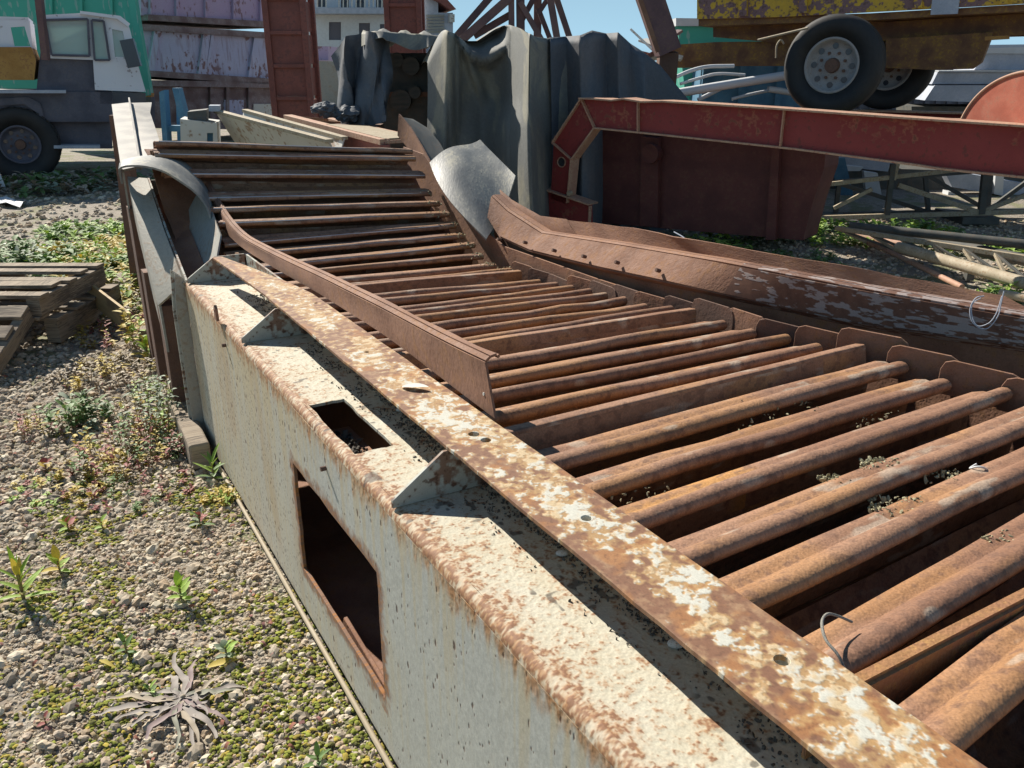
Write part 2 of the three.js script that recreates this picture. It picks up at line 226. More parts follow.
const clean = g => { g = g.index ? g.toNonIndexed() : g; for (const k of Object.keys(g.attributes)) if (!['position', 'normal', 'uv'].includes(k)) g.deleteAttribute(k); if (!g.attributes.normal) g.computeVertexNormals(); if (!g.attributes.uv) boxUV(g); g.morphAttributes = {}; return g; };
const merge = gs => gs.length === 1 ? clean(gs[0]) : mergeGeometries(gs.map(clean), false);
const ROT = new THREE.Matrix4().makeBasis(SD, V3(0, 1, 0), LD.clone().negate()); // conveyor frame (s, h, -l) to world
const cv = g => boxUV(g).applyMatrix4(ROT);
const C3 = (s, h, l) => V3(s, h, -l);
const box = (x0, x1, y0, y1, z0, z1, r = 0) => { const w = Math.abs(x1 - x0), h = Math.abs(y1 - y0), d = Math.abs(z1 - z0); const g = r ? new RoundedBoxGeometry(w, h, d, 1, Math.min(r, w / 2.1, h / 2.1, d / 2.1)) : new THREE.BoxGeometry(w, h, d); g.translate((x0 + x1) / 2, (y0 + y1) / 2, (z0 + z1) / 2); return boxUV(g); };
function bar(p, q, w, h, up = V3(0, 1, 0), r = 0.003) { // box from p to q, width w across, height h along up
  const d = q.clone().sub(p), L = d.length(); d.normalize(); let x = up.clone().cross(d); if (x.length() < 1e-3) x = V3(1, 0, 0).cross(d); x.normalize(); const y = d.clone().cross(x);
  const g = r ? new RoundedBoxGeometry(w, h, L, 1, Math.min(r, w / 2.1, h / 2.1)) : new THREE.BoxGeometry(w, h, L); boxUV(g); const o = boxUV(g);
  o.applyMatrix4(new THREE.Matrix4().makeBasis(x, y, d).setPosition(p.clone().add(q).multiplyScalar(0.5))); return o;
}
function rod(p, q, r, n = 10, r2 = r) { const d = q.clone().sub(p), L = d.length(); const g = new THREE.CylinderGeometry(r2, r, L, n, 1); g.translate(0, L / 2, 0); g.applyQuaternion(new THREE.Quaternion().setFromUnitVectors(V3(0, 1, 0), d.normalize())); g.translate(p.x, p.y, p.z); const u = g.attributes.uv; for (let i = 0; i < u.count; i++) u.setXY(i, u.getX(i) * r * 6.28, u.getY(i) * L); return g; }
function wire(pts, r, n = 6, seg = 0) { const c = new THREE.CatmullRomCurve3(pts); return new THREE.TubeGeometry(c, seg || pts.length * 5, r, n, false); }
// a sheet of thickness t from rows of points; uv in metres
function sheet(rows, t, uvFn) {
  const nr = rows.length, nc = rows[0].length, N = [];
  for (let i = 0; i < nr; i++) { N.push([]); for (let j = 0; j < nc; j++) { const a = rows[Math.min(i + 1, nr - 1)][j].clone().sub(rows[Math.max(i - 1, 0)][j]), b = rows[i][Math.min(j + 1, nc - 1)].clone().sub(rows[i][Math.max(j - 1, 0)]); N[i].push(b.cross(a).normalize()); } }
  const us = rows.map(r => { const o = [0]; for (let j = 1; j < nc; j++) o.push(o[j - 1] + r[j].distanceTo(r[j - 1])); return o; }), vs = [0]; const mj = nc >> 1; for (let i = 1; i < nr; i++) vs.push(vs[i - 1] + rows[i][mj].distanceTo(rows[i - 1][mj]));
  const pos = [], uv = [], nor = [];
  const put = (p, n, i, j) => { pos.push(p.x, p.y, p.z); nor.push(n.x, n.y, n.z); const q = uvFn ? uvFn(i / (nr - 1), j / (nc - 1), p) : [us[i][j], vs[i]]; uv.push(q[0], q[1]); };
  const A = (i, j) => rows[i][j], B = (i, j) => rows[i][j].clone().addScaledVector(N[i][j], -t);
  for (let i = 0; i < nr - 1; i++) for (let j = 0; j < nc - 1; j++) {
    for (const [a, b] of [[i, j], [i, j + 1], [i + 1, j + 1], [i, j], [i + 1, j + 1], [i + 1, j]]) put(A(a, b), N[a][b], a, b);
    if (t) for (const [a, b] of [[i, j], [i + 1, j + 1], [i, j + 1], [i, j], [i + 1, j], [i + 1, j + 1]]) put(B(a, b), N[a][b].clone().negate(), a, b);
  }
  if (t) {
    const edge = (c) => { for (let k = 0; k < c.length - 1; k++) { const [a, b] = [c[k], c[k + 1]]; const p = A(...a), q = A(...b), r = B(...b), s = B(...a), n = q.clone().sub(p).cross(s.clone().sub(p)).normalize(); for (const [P, ij] of [[p, a], [q, b], [r, b], [p, a], [r, b], [s, a]]) put(P, n, ...ij); } };
    const T = [], Bo = [], Le = [], Ri = []; for (let j = 0; j < nc; j++) { T.push([0, j]); Bo.push([nr - 1, nc - 1 - j]); } for (let i = 0; i < nr; i++) { Le.push([nr - 1 - i, 0]); Ri.push([i, nc - 1]); }
    [T, Bo, Le, Ri].forEach(edge);
  }
  const g = new THREE.BufferGeometry(); g.setAttribute('position', new THREE.Float32BufferAttribute(pos, 3)); g.setAttribute('normal', new THREE.Float32BufferAttribute(nor, 3)); g.setAttribute('uv', new THREE.Float32BufferAttribute(uv, 2)); return g;
}
// folded plate: crisp crease along every row
const fold = (rows, t) => merge(rows.slice(1).map((r, k) => sheet([rows[k], r], t)));
// flat plate with outline in (x, y) of a vertical plane, thickness t centred; holes as outlines
function plateXY(pts, t, holes = [], bevel = 0) {
  const s = new THREE.Shape(pts.map(p => V2(p[0], p[1]))); for (const h of holes) s.holes.push(new THREE.Path(h.map(p => V2(p[0], p[1]))));
  const g = new THREE.ExtrudeGeometry(s, { depth: t - 2 * bevel, bevelEnabled: bevel > 0, bevelThickness: bevel, bevelSize: bevel, bevelOffset: -bevel, bevelSegments: 1, curveSegments: 8 }); g.translate(0, 0, -t / 2 + bevel); return boxUV(g);
}
function slab(pl, px, t, back = 0, holes = []) { // pixels on the vertical plane pl, extruded by t away from the camera
  const c = px.map(p => pl.hit(p[0], p[1])), hs = holes.map(h => h.map(p => pl.hit(p[0], p[1])));
  const g = plateXY(c, t, hs); const nb = pl.n.clone(); if (nb.dot(pl.o.clone().sub(CAM)) < 0) nb.negate();
  const m = new THREE.Matrix4().makeBasis(pl.d, V3(0, 1, 0), pl.d.clone().cross(V3(0, 1, 0))).setPosition(pl.o.clone().setY(0).addScaledVector(nb, t / 2 + back));
  return g.applyMatrix4(m);
}
// ---------------------------------------------------------------- helpers: things and parts
const used = {};
function numbered(n) { used[n] = (used[n] ?? -1) + 1; return used[n] ? `${n}_${String(used[n]).padStart(3, '0')}` : n; }
function info(o, label, category, group, kind) { if (label) o.userData.label = label; if (category) o.userData.category = category; if (group) o.userData.group = group; if (kind) o.userData.kind = kind; return o; }
function thing(name, label, category, base, group) { const o = new THREE.Group(); o.name = numbered(name); o.position.copy(base); info(o, label, category, group); scene.add(o); o.userData.base = undefined; delete o.userData.base; BASE.set(o, base.clone()); return o; }
const BASE = new Map();
function part(name, geos, m, parent, label) { // world geometry becomes a part of its thing
  const g = Array.isArray(geos) ? merge(geos) : clean(geos), b = BASE.get(parent); g.translate(-b.x, -b.y, -b.z);
  const o = new THREE.Mesh(g, m); o.name = name; o.castShadow = o.receiveShadow = true; parent.add(o); BASE.set(o, b); if (label) o.userData.label = label; return o;
}
function single(name, geos, m, base, label, category, group, kind) { // a thing that is one mesh
  const g = Array.isArray(geos) ? merge(geos) : clean(geos); g.translate(-base.x, -base.y, -base.z);
  const o = new THREE.Mesh(g, m); o.name = numbered(name); o.position.copy(base); o.castShadow = o.receiveShadow = true; scene.add(o); return info(o, label, category, group, kind);
}

// ================================================================ ground
{
  const xs = [], zs = [];
  for (let x = -220; x < -30; x += 38) xs.push(x); for (let x = -30; x < -6; x += 3) xs.push(x); for (let x = -6; x <= 8; x += 0.16) xs.push(x); for (let x = 9; x < 30; x += 3) xs.push(x); for (let x = 30; x <= 220; x += 38) xs.push(x);
  for (let z = 40; z > 1; z -= 13) zs.push(z); for (let z = 1; z > -12; z -= 0.16) zs.push(z); for (let z = -12; z > -30; z -= 3) zs.push(z); for (let z = -30; z >= -420; z -= 39) zs.push(z);
  const g = new THREE.BufferGeometry(), p = [], uv = [], ix = [], nx = xs.length;
  for (const z of zs) for (const x of xs) { const k = Math.hypot(x, z) < 14 ? 1 : 0; p.push(x, k * ((fbm(x * 1.3 + 50, z * 1.3 + 50, 3) - 0.5) * 0.07 - 0.012), z); uv.push(x, z); }
  for (let j = 0; j < zs.length - 1; j++) for (let i = 0; i < nx - 1; i++) { const a = j * nx + i; ix.push(a, a + 1, a + nx, a + 1, a + nx + 1, a + nx); }
  g.setAttribute('position', new THREE.Float32BufferAttribute(p, 3)); g.setAttribute('uv', new THREE.Float32BufferAttribute(uv, 2)); g.setIndex(ix); g.computeVertexNormals();
  const o = new THREE.Mesh(g, M.soil); o.name = 'ground'; o.receiveShadow = true; o.userData.kind = 'structure'; o.userData.label = 'stony yard ground with bare earth and gravel'; scene.add(o);
}
const gy = (x, z) => Math.hypot(x, z) < 14 ? (fbm(x * 1.3 + 50, z * 1.3 + 50, 3) - 0.5) * 0.07 - 0.012 : 0;

// ================================================================ the apron conveyor
const conv = thing('apron_conveyor', 'long rusty apron conveyor with pale painted side frame and ribbed steel pans', 'conveyor', W(1.3, 0, 2.2));
const LM = new THREE.Matrix4().makeBasis(V3(0, 0, -1), V3(0, 1, 0), V3(1, 0, 0));   // plate in (l, h), thickness across
const HM = new THREE.Matrix4().makeBasis(V3(0, 0, -1), V3(1, 0, 0), V3(0, -1, 0));  // plate in (l, s), thickness down
const TM = new THREE.Matrix4();                                                      // plate in (s, h), thickness along
function cplate(M4, pts, t, off, holes = [], bevel = 0, uvo = null) {
  const g = plateXY(pts, t, holes, bevel);
  if (uvo) { const p = g.attributes.position, u = g.attributes.uv; for (let i = 0; i < p.count; i++) u.setXY(i, p.getX(i) + uvo[0], p.getY(i) + uvo[1]); }
  g.applyMatrix4(M4); g.translate(...off); return g.applyMatrix4(ROT);
}
const rect = (a, b, c, d) => [[a, c], [b, c], [b, d], [a, d]];
const ring = (x, y, r, n = 12) => Array.from({ length: n }, (_, i) => [x + r * Math.cos(i / n * 6.2832), y + r * Math.sin(i / n * 6.2832)]);
const jag = (pts, amp, n) => { const o = []; for (let i = 0; i < pts.length; i++) { const a = pts[i], b = pts[(i + 1) % pts.length]; for (let k = 0; k < n; k++) { const t = k / n; o.push([mix(a[0], b[0], t) + (k ? R(-amp, amp) : 0), mix(a[1], b[1], t) + (k ? R(-amp, amp) : 0)]); } } return o; };
{
  const S0 = 0.546, TOP = 0.755, l0 = -0.5, l1 = 3.68, rc = 0.02;
  // side plate with its opening (openings are outlines whose edges are a little eaten)
  const open = jag(rect(1.54, 2.18, 0.19, 0.54).reverse(), 0.004, 8);
  part('side_plate', cplate(LM, rect(l0, l1, 0.03, TOP - rc), 0.010, [S0 + 0.005, 0, 0], [open], 0.001, [0.5, 0]), M.plate, conv, 'pale grey-green painted side plate with rust blisters and a cut-out');
  // ledge with rounded outer corner
  const rows = []; for (let i = 0; i <= 6; i++) { const a = i / 6 * Math.PI / 2; const row = []; for (let j = 0; j <= 60; j++) { const l = mix(l0, l1 - 0.01, j / 60), w = (vn(l * 23, i) - 0.5) * 0.002; row.push(W(S0 + rc - rc * Math.cos(a) + w, TOP - rc + rc * Math.sin(a) + w, l)); } rows.push(row); }
  const lip = sheet(rows.reverse(), 0.006, (i, j) => [j * 4.17, (1 - i) * 0.02]);
  const hatch = jag(rect(1.713, 2.06, 0.574, 0.671).reverse(), 0.003, 6);
  part('ledge', [cplate(HM, rect(l0, l1 - 0.01, S0 + rc, 0.80), 0.008, [0, TOP - 0.004, 0], [hatch], 0, [0.5, -S0]), lip], M.ledge, conv, 'flat rust-blotched ledge with a rectangular hole, along the side plate');
  part('hatch_tray', cplate(HM, rect(1.69, 2.09, 0.56, 0.69), 0.006, [0, TOP - 0.10, 0]), M.rust, conv);
  part('web', cplate(LM, rect(l0, 3.6, TOP, 0.858), 0.008, [0.798, 0, 0]), M.paintRust, conv);
  // flange with bolt holes
  const hole = (x, y, r) => { const q = toSHL(onH(x, y, 0.866)); return ring(q[2], q[0], r).reverse(); };
  const holes = [hole(586.5, 518, 0.0095), hole(782, 660, 0.0105), jag(hole(474, 434, 0.012), 0.004, 1), jag(hole(486, 440, 0.011), 0.004, 1), hole(367, 352, 0.006), hole(316, 303, 0.006)];
  const edge = []; const E = (a, b, s, n) => { for (let k = 0; k < n; k++) { const t = k / n; edge.push([mix(a, b, t), s + (vn(mix(a, b, t) * 40, s * 90) - 0.5) * 0.003]); } };
  E(l0, 2.9, 0.678, 60); edge.push([3.2, 0.668], [3.5, 0.655], [3.57, 0.652], [3.57, 0.69], [3.3, 0.745], [3.0, 0.800]); E(2.8, l0, 0.826, 60);
  part('flange', cplate(HM, edge, 0.009, [0, 0.8615, 0], holes, 0.001, [0.5, -0.674]), M.flange, conv, 'narrow top flange with white paint flaking off brown rust');
  for (const l of [1.43, 2.695, 3.63]) part('gusset', cplate(TM, [[0.550, TOP + 0.001], [0.550, TOP + 0.018], [0.668, 0.856], [0.793, 0.856], [0.793, TOP + 0.001]], 0.009, [0, 0, -l], [], 0.001), M.paintRust, conv);
  part('bottom_rod', wire(Array.from({ length: 12 }, (_, k) => W(0.535 + (vn(k * 1.7, 2) - 0.5) * 0.003, 0.016 + (vn(k * 1.3, 8) - 0.5) * 0.004, mix(l0, 3.66, k / 11))), 0.0075, 8, 60), M.truss, conv);
  const q = toSHL(onH(217, 320, 0.757)); const lug = [[q[2] - 0.018, 0.757], [q[2] + 0.018, 0.757], [q[2] + 0.014, 0.80], [q[2], 0.812], [q[2] - 0.014, 0.80]];
  part('lug', cplate(LM, lug, 0.010, [q[0], 0, 0], [ring(q[2], 0.79, 0.006).reverse()], 0.001), M.rust, conv);
  for (const [x, y] of [[326, 468], [226, 345]]) { const p = toSHL(onS(x, y, S0)); part('bolt', rod(W(S0 + 0.002, p[1], p[2]), W(S0 - 0.014, p[1], p[2]), 0.007, 6), M.rustDark, conv); }
  // things inside: cross members, stiffener seen through the opening
  part('inner_channel', [cplate(LM, rect(l0, 3.6, 0.10, 0.62), 0.008, [0.86, 0, 0])], M.rust, conv);
  part('floor_plate', [cplate(HM, rect(l0, 3.7, 0.56, 2.1), 0.008, [0, 0.10, 0])], M.rust, conv);
  const st = [onS(349, 622, 0.60), onS(380, 668, 0.60), onS(381, 690, 0.60), onS(372, 680, 0.60)].map(toSHL).map(a => [a[2], a[1]]);
  part('stiffener', cplate(LM, [[st[0][0], st[0][1]], [1.545, st[0][1] - 0.09], [1.545, 0.14], [st[0][0] - 0.02, 0.16]], 0.012, [0.585, 0, 0], [], 0.002), M.rust, conv);
  for (const l of [0.6, 1.45, 2.3, 3.1]) part('cross_beam', cplate(TM, rect(0.87, 2.1, 0.36, 0.52), 0.09, [0, 0, -l]), M.rust, conv);
}
// pans: [l, h] of the bead at the left and the right end, from near to far
const PANS = [[0.12, 0.84, 0.27, 0.84], [0.275, 0.84, 0.40, 0.84], [0.425, 0.84, 0.533, 0.84], [0.584, 0.84, 0.673, 0.84], [0.758, 0.84, 0.815, 0.84], [0.892, 0.84, 0.936, 0.84], [1.05, 0.83, 1.07, 0.842], [1.195, 0.823, 1.22, 0.823], [1.335, 0.824, 1.36, 0.828], [1.46, 0.838, 1.48, 0.836], [1.63, 0.821, 1.639, 0.802], [1.774, 0.812, 1.774, 0.793], [1.915, 0.797, 1.915, 0.776], [2.05, 0.796, 2.05, 0.775], [2.2, 0.795, 2.2, 0.772], [2.329, 0.775, 2.329, 0.756], [2.475, 0.769, 2.475, 0.729], [2.612, 0.751, 2.612, 0.726], [2.751, 0.752, 2.751, 0.713], [2.866, 0.741, 2.866, 0.703], [2.996, 0.715, 2.996, 0.691], [3.126, 0.736, 3.126, 0.676], [3.27, 0.722, 3.27, 0.66], [3.41, 0.722, 3.41, 0.670], [3.51, 0.708, 3.51, 0.668], [3.677, 0.696, 3.677, 0.658], [3.81, 0.713, 3.81, 0.682], [3.92, 0.727, 3.92, 0.717], [4.02, 0.775, 4.02, 0.752], [4.11, 0.813, 4.11, 0.796], [4.19, 0.897, 4.19, 0.845], [4.306, 0.951, 4.306, 0.888], [4.421, 0.992, 4.421, 0.931], [4.53, 1.097, 4.53, 1.017], [4.63, 1.184, 4.63, 1.103], [4.69, 1.235, 4.69, 1.14], [4.80, 1.26, 4.80, 1.165]];
const FLIGHT = new Set([9, 14, 23]);
const panTop = (s, l) => { for (let i = 0; i < PANS.length - 1; i++) { const f = clamp((s - 0.8) / 1.25), a = mix(PANS[i][0], PANS[i][2], f), b = mix(PANS[i + 1][0], PANS[i + 1][2], f); if (l >= a && l <= b) { const t = (l - a) / (b - a), h = mix(mix(PANS[i][1], PANS[i][3], f), mix(PANS[i + 1][1], PANS[i + 1][3], f), t); return h - 0.016 - 0.012; } } return 0.8; };
for (let i = 0; i < PANS.length - 1; i++) {
  const a = PANS[i], b = PANS[i + 1], far = a[0] > 3.72, sL = far ? (a[0] > 4.5 ? 0.64 : 0.80) : 0.812, r = far ? 0.0105 : 0.0225;
  const prof = e => { // e: 0 left, 1 right -> rows in (l, h)
    const p = e ? [a[2], a[3]] : [a[0], a[1]], q = e ? [b[2], b[3]] : [b[0], b[1]]; p[1] -= far ? 0.006 : 0.016; q[1] -= far ? 0.006 : 0.016;
    const D = Math.hypot(q[0] - p[0], q[1] - p[1]), ex = (q[0] - p[0]) / D, ey = (q[1] - p[1]) / D;
    const at = (x, y) => [p[0] + ex * x - ey * y, p[1] + ey * x + ex * y], o = [];
    if (far) o.push(at(D + 0.03, -0.085), at(D + 0.008, -0.10), at(D - 0.02, -0.10), at(Math.min(0.062, D * 0.6), -0.085), at(Math.min(0.052, D * 0.5), -0.016), at(0.042, -0.006));
    else o.push(at(D + 0.066, -0.14), at(D + 0.03, -0.19), at(D - 0.02, -0.19), at(0.080, -0.15), at(0.073, -0.020), at(0.068, -0.004));
    if (FLIGHT.has(i)) { o.push(at(0.036, -0.012), at(0.032, 0.018), at(0.030, 0.022), at(0.002, 0.022), at(0, 0.020), at(0, -0.02), at(0, -0.055)); return o; }
    if (far) o.push(at(0.034, -0.004), at(0.022, -0.003)); else o.push(at(0.052, -0.003), at(0.036, -0.004));
    if (far) o.push(...[[0.016, 0.002], [0.010, 0.007], [0.003, 0.0095], [-0.004, 0.0095], [-0.010, 0.006], [-0.013, 0.001], [-0.011, -0.004], [-0.005, -0.010], [0.010, -0.015]].map(c => at(...c)));
    else o.push(...[[0.030, -0.002], [0.022, 0.007], [0.012, 0.013], [0.002, 0.0165], [-0.008, 0.017], [-0.016, 0.0135], [-0.021, 0.007], [-0.019, 0], [-0.010, -0.010], [0.012, -0.018]].map(c => at(...c)));
    return o;
  };
  const A = prof(0), B = prof(1), rows = [], n = 8, jl = R(-0.012, 0.012), jr = R(-0.012, 0.008), w = rnd() * 50, dent = R(0.0015, 0.004);
  for (let k = 0; k < A.length; k++) { const row = []; const s1 = (k < 6 ? 2.03 : 2.05) + jr; for (let j = 0; j <= n; j++) { const s = mix(sL + jl, s1, j / n), f = (s - 0.8) / 1.25, dn = (vn(j * 0.9 + w, k * 0.08) - 0.5) * dent * 2; row.push(W(s, mix(A[k][1], B[k][1], f) + dn, mix(A[k][0], B[k][0], f) + dn * 0.8)); } rows.push(row); }
  const u0 = rnd() * 1.3, m = far ? M.pan[[0, 2, 3, 0][i & 3]] : i === 6 ? M.pan[1] : M.pan[[0, 2, 0, 3][i & 3]];
  let vv = 0; const g = sheet(rows, 0.004); const uvs = g.attributes.uv; for (let k = 0; k < uvs.count; k++) uvs.setX(k, uvs.getX(k) + u0);
  const pn = part('pan', g, m, conv);
  if (far) part('bead', rod(W(sL + jl + 0.02, mix(A[11][1], B[11][1], (sL - 0.8) / 1.25) - 0.001, A[11][0]), W(2.045 + jr, B[11][1] - 0.001, B[11][0]), 0.0048, 8), M.wornSteel, pn);
  if (i === 2) part('flight', [cplate(LM, [[0, 0], [0.022, 0], [0.022, 0.006], [0.006, 0.006], [0.006, -0.07], [0, -0.07]].map(p => [p[0] + 0.535, p[1] + 0.832]), 1.3, [1.40, 0, 0]).rotateY(0)], M.rustOrange, pn);
}
// slide plate that backs the far, rising pans
{ const rows = []; for (let k = 25; k < PANS.length; k++) { const p = PANS[k], d = k < 29 ? [0.01, -0.105] : [0.075, -0.06]; rows.push([0, 0.5, 1].map(f => W(mix(0.62, 2.05, f), mix(p[1], p[3], f) + d[1], mix(p[0], p[2], f) + d[0]))); } part('slide_plate', sheet(rows, 0.006), M.rust, conv); }
// overlapping guard plates along the right ends of the pans
for (let k = 0; k < 17; k++) {
  const l = 0.82 + k * 0.166, L = R(0.185, 0.215), h = panTop(2.05, Math.min(l, 3.65)) - 0.03, H = R(0.095, 0.108) - k * 0.001, c = 0.03;
  const pts = [[l - L / 2, h], [l + L / 2, h], [l + L / 2, h + H - c], [l + L / 2 - c * 0.3, h + H - c * 0.3], [l + L / 2 - c, h + H], [l - L / 2 + c, h + H + R(-0.004, 0.004)], [l - L / 2 + c * 0.3, h + H - c * 0.3], [l - L / 2, h + H - c]];
  const yaw = k < 7 ? 0.24 : R(-0.05, 0.16), gg = plateXY(pts.map(p => [p[0] - l, p[1]]), 0.006, [], 0.0012); gg.applyMatrix4(LM); gg.rotateY(yaw); gg.translate(2.088, 0, -l); gg.applyMatrix4(ROT);
  part('guard_plate', gg, k % 3 === 1 || k < 6 ? M.rust : M.rustDark, conv);
}
// right-hand frame: plate, bent skirt beam with bolts and back plate
{
  part('far_side_plate', [cplate(LM, [[-0.5, 0.05], [3.75, 0.05], [4.9, 0.62], [4.95, 1.14], [4.66, 1.12], [4.1, 0.84], [3.7, 0.74], [2.9, 0.74], [-0.5, 0.80]], 0.010, [2.115, 0, 0])], M.rust, conv);
  const lowPx = [[1200, 372], [1024, 345], [850, 320], [700, 288], [600, 267], [530, 250], [500, 236], [488, 216]], topPx = [[1200, 352], [1024, 318], [850, 288], [720, 263], [620, 246], [542, 234], [508, 212], [492, 197]], backPx = [[1150, 325], [1004, 297], [850, 266], [700, 240], [620, 226], [541, 216], [512, 200], [500, 190]];
  const lerpRow = (arr, n) => { const o = []; for (let k = 0; k <= n; k++) { const t = k / n * (arr.length - 1), i = Math.min(Math.floor(t), arr.length - 2), f = t - i; o.push([mix(arr[i][0], arr[i + 1][0], f), mix(arr[i][1], arr[i + 1][1], f)]); } return o; };
  const N = 42, sb = k => { const x = lerpRow(topPx, N)[k][0]; return x > 700 ? 2.115 + (x - 700) * 0.00085 : 2.115 + (700 - x) * 0.0001; }, low = lerpRow(lowPx, N).map((p, k) => onS(p[0], p[1], sb(k))), top = lerpRow(topPx, N).map((p, k) => onS(p[0], p[1], sb(k) + mix(-0.008, 0.055, step(0.32, 0.5, k / N))));
  const under = low.map(p => p.clone().addScaledVector(SD, 0.035).add(V3(0, -0.022, 0)));
  const r1 = [], r2 = []; for (let k = 0; k <= N; k++) { const p = low[k].clone().lerp(top[k], 0.5); p.addScaledVector(SD, (vn(k * 0.5, 3) - 0.5) * 0.006); r1.push(p); r2.push(top[k].clone().addScaledVector(SD, 0.014).add(V3(0, 0.006, 0))); }
  const back0 = r2.map(p => p.clone().addScaledVector(SD, 0.05).add(V3(0, -0.004, 0)));
  part('skirt_web', sheet([under.map(p => p.clone().add(V3(0, -0.003, 0))), under.map(p => p.clone().addScaledVector(SD, 0.01).add(V3(0, -0.34, 0)))], 0.008), M.rust, conv);
  const cut = 17;
  part('skirt_beam', fold([under, low, top, r2, back0].map(r => r.slice(cut)), 0.007), M.rust, conv, 'bent brown skirt beam with bolt heads, right of the pans');
  part('skirt_beam', fold([under, low, top, r2, back0].map(r => r.slice(0, cut + 1)), 0.007), M.railPeel, conv, 'skirt beam section with pale paint peeling from dark rust');
  const bk = lerpRow(backPx, N).map((p, k) => { const q = toSHL(back0[k]); return onS(p[0], p[1], q[0] + mix(-0.010, 0.012, step(0.42, 0.62, k / N))); });
  const mid = bk.map((p, k) => p.clone().lerp(back0[k], 0.5).addScaledVector(SD, -0.006));
  const i0 = Math.round(N / 7);
  part('back_plate', fold([back0, bk.map((p, k) => p.clone().add(V3(0, (vn(k * 0.7, 5) - 0.5) * 0.008, 0)))].map(r => r.slice(i0, 29)), 0.006), M.rust, conv);
  part('back_plate', sheet([back0, mid, bk].map(r => r.slice(28)), 0.006), M.rust, conv);
  for (const [x, y] of [[501, 240], [527, 243], [556, 251], [586, 257], [619, 263], [660, 271]]) { const p = onS(x, y, 2.118), d = V3(0, 0.35, 0).addScaledVector(SD, -1).normalize(); part('bolt', rod(p, p.clone().addScaledVector(d, 0.022), 0.008, 6), M.rustDark, conv); }
}
// inclined far section, left stringer
{
  const A = [onL(160, 306, 3.95), onL(143, 240, 4.35), onL(128, 178, 4.95)], B = [onL(186, 283, 3.68), onL(166, 232, 4.2), onL(148, 180, 4.85)], Cc = [onL(209, 260, 3.66), onL(191, 216, 4.2), onL(170, 172, 4.8)], D = [onL(222, 236, 3.95), onL(213, 212, 4.3), onL(196, 178, 4.75)];
  const dn = (r, k) => r.map(p => p.clone().add(V3(0, -k, 0)));
  part('stringer_plate', sheet([A, B].map(r => r), 0.010), M.greySteel, conv);
  part('stringer_side', sheet([A.map(p => p.clone().addScaledVector(SD, -0.004)), dn(A, 0.22)], 0.010), M.greySteel, conv);
  part('stringer_rib', sheet([B.map(p => p.clone().add(V3(0, 0.012, 0))), dn(B, 0.10)], 0.008), M.paintRust, conv);
  part('trough_floor', sheet([dn(B, 0.085), dn(Cc, 0.11)], 0.008), M.rust, conv);
  part('trough_wall', sheet([dn(Cc, 0.12), D], 0.008), M.greySteel, conv);
  part('trough_end', sheet([[B[2].clone(), D[2].clone()], [B[2].clone().add(V3(0, -0.6, 0)), D[2].clone().add(V3(0, -0.6, 0))]], 0.01), M.greySteel, conv);
  const a = toSHL(A[0]); part('end_post', [cplate(TM, rect(a[0], a[0] + 0.095, 0.0, a[1] - 0.004), 0.10, [0, 0, -a[2] - 0.055], [], 0.003)], M.rustDark, conv);
  const b = toSHL(A[1]); part('end_post', [cplate(TM, rect(b[0] - 0.02, b[0] + 0.08, 0.0, b[1] - 0.16), 0.10, [0, 0, -b[2] - 0.055], [], 0.003)], M.rustDark, conv);
  const c = toSHL(A[2]); part('end_post', [cplate(TM, rect(c[0] - 0.02, c[0] + 0.10, 0.0, c[1] - 0.16), 0.12, [0, 0, -c[2] - 0.055], [], 0.003)], M.rustDark, conv);
  // splice plates where the inclined section is bolted on
  part('splice_plate', cplate(TM, [[0.50, 0.10], [0.548, 0.02], [0.548, 0.765], [0.515, 0.79], [0.50, 0.62]], 0.010, [0, 0, -3.70], [], 0.001), M.greySteel, conv);
  part('splice_plate', cplate(TM, [[0.492, 0.12], [0.540, 0.04], [0.540, 0.77], [0.505, 0.80], [0.492, 0.62]], 0.010, [0, 0, -3.735], [], 0.001), M.paintRust, conv);
  // pale head plates at the top of the stringer
  const hA = [onL(122, 172, 4.95), onL(112, 106, 6.7)], hB = [onL(141, 168, 4.95), onL(130, 104, 6.7)], hC = [onL(166, 158, 4.95), onL(161, 146, 5.35), onL(150, 114, 6.45), onL(152, 104, 6.7)];
  part('head_plate', sheet([hA, hB], 0.012), M.bole, conv, 'pale grey weathered plate at the raised end');
  part('head_plate', sheet([[hB[0], hB[0].clone().lerp(hB[1], 0.45), hB[0].clone().lerp(hB[1], 0.9), hB[1]].map(p => p.clone().add(V3(0, -0.004, 0))), hC], 0.012), M.bole, conv);
  part('head_rib', bar(hB[0].clone().add(V3(0, 0.015, 0)), hB[1].clone().add(V3(0, 0.02, 0)), 0.012, 0.05), M.bole, conv);
  const leg = hA[1].clone(); part('head_leg', bar(V3(leg.x, 0, leg.z), leg.clone().add(V3(0.04, -0.06, 0)), 0.1, 0.1), M.rustDark, conv);
  part('head_side', sheet([hA.map(p => p.clone()), dn(hA, 0.25)], 0.01), M.greySteel, conv);
}
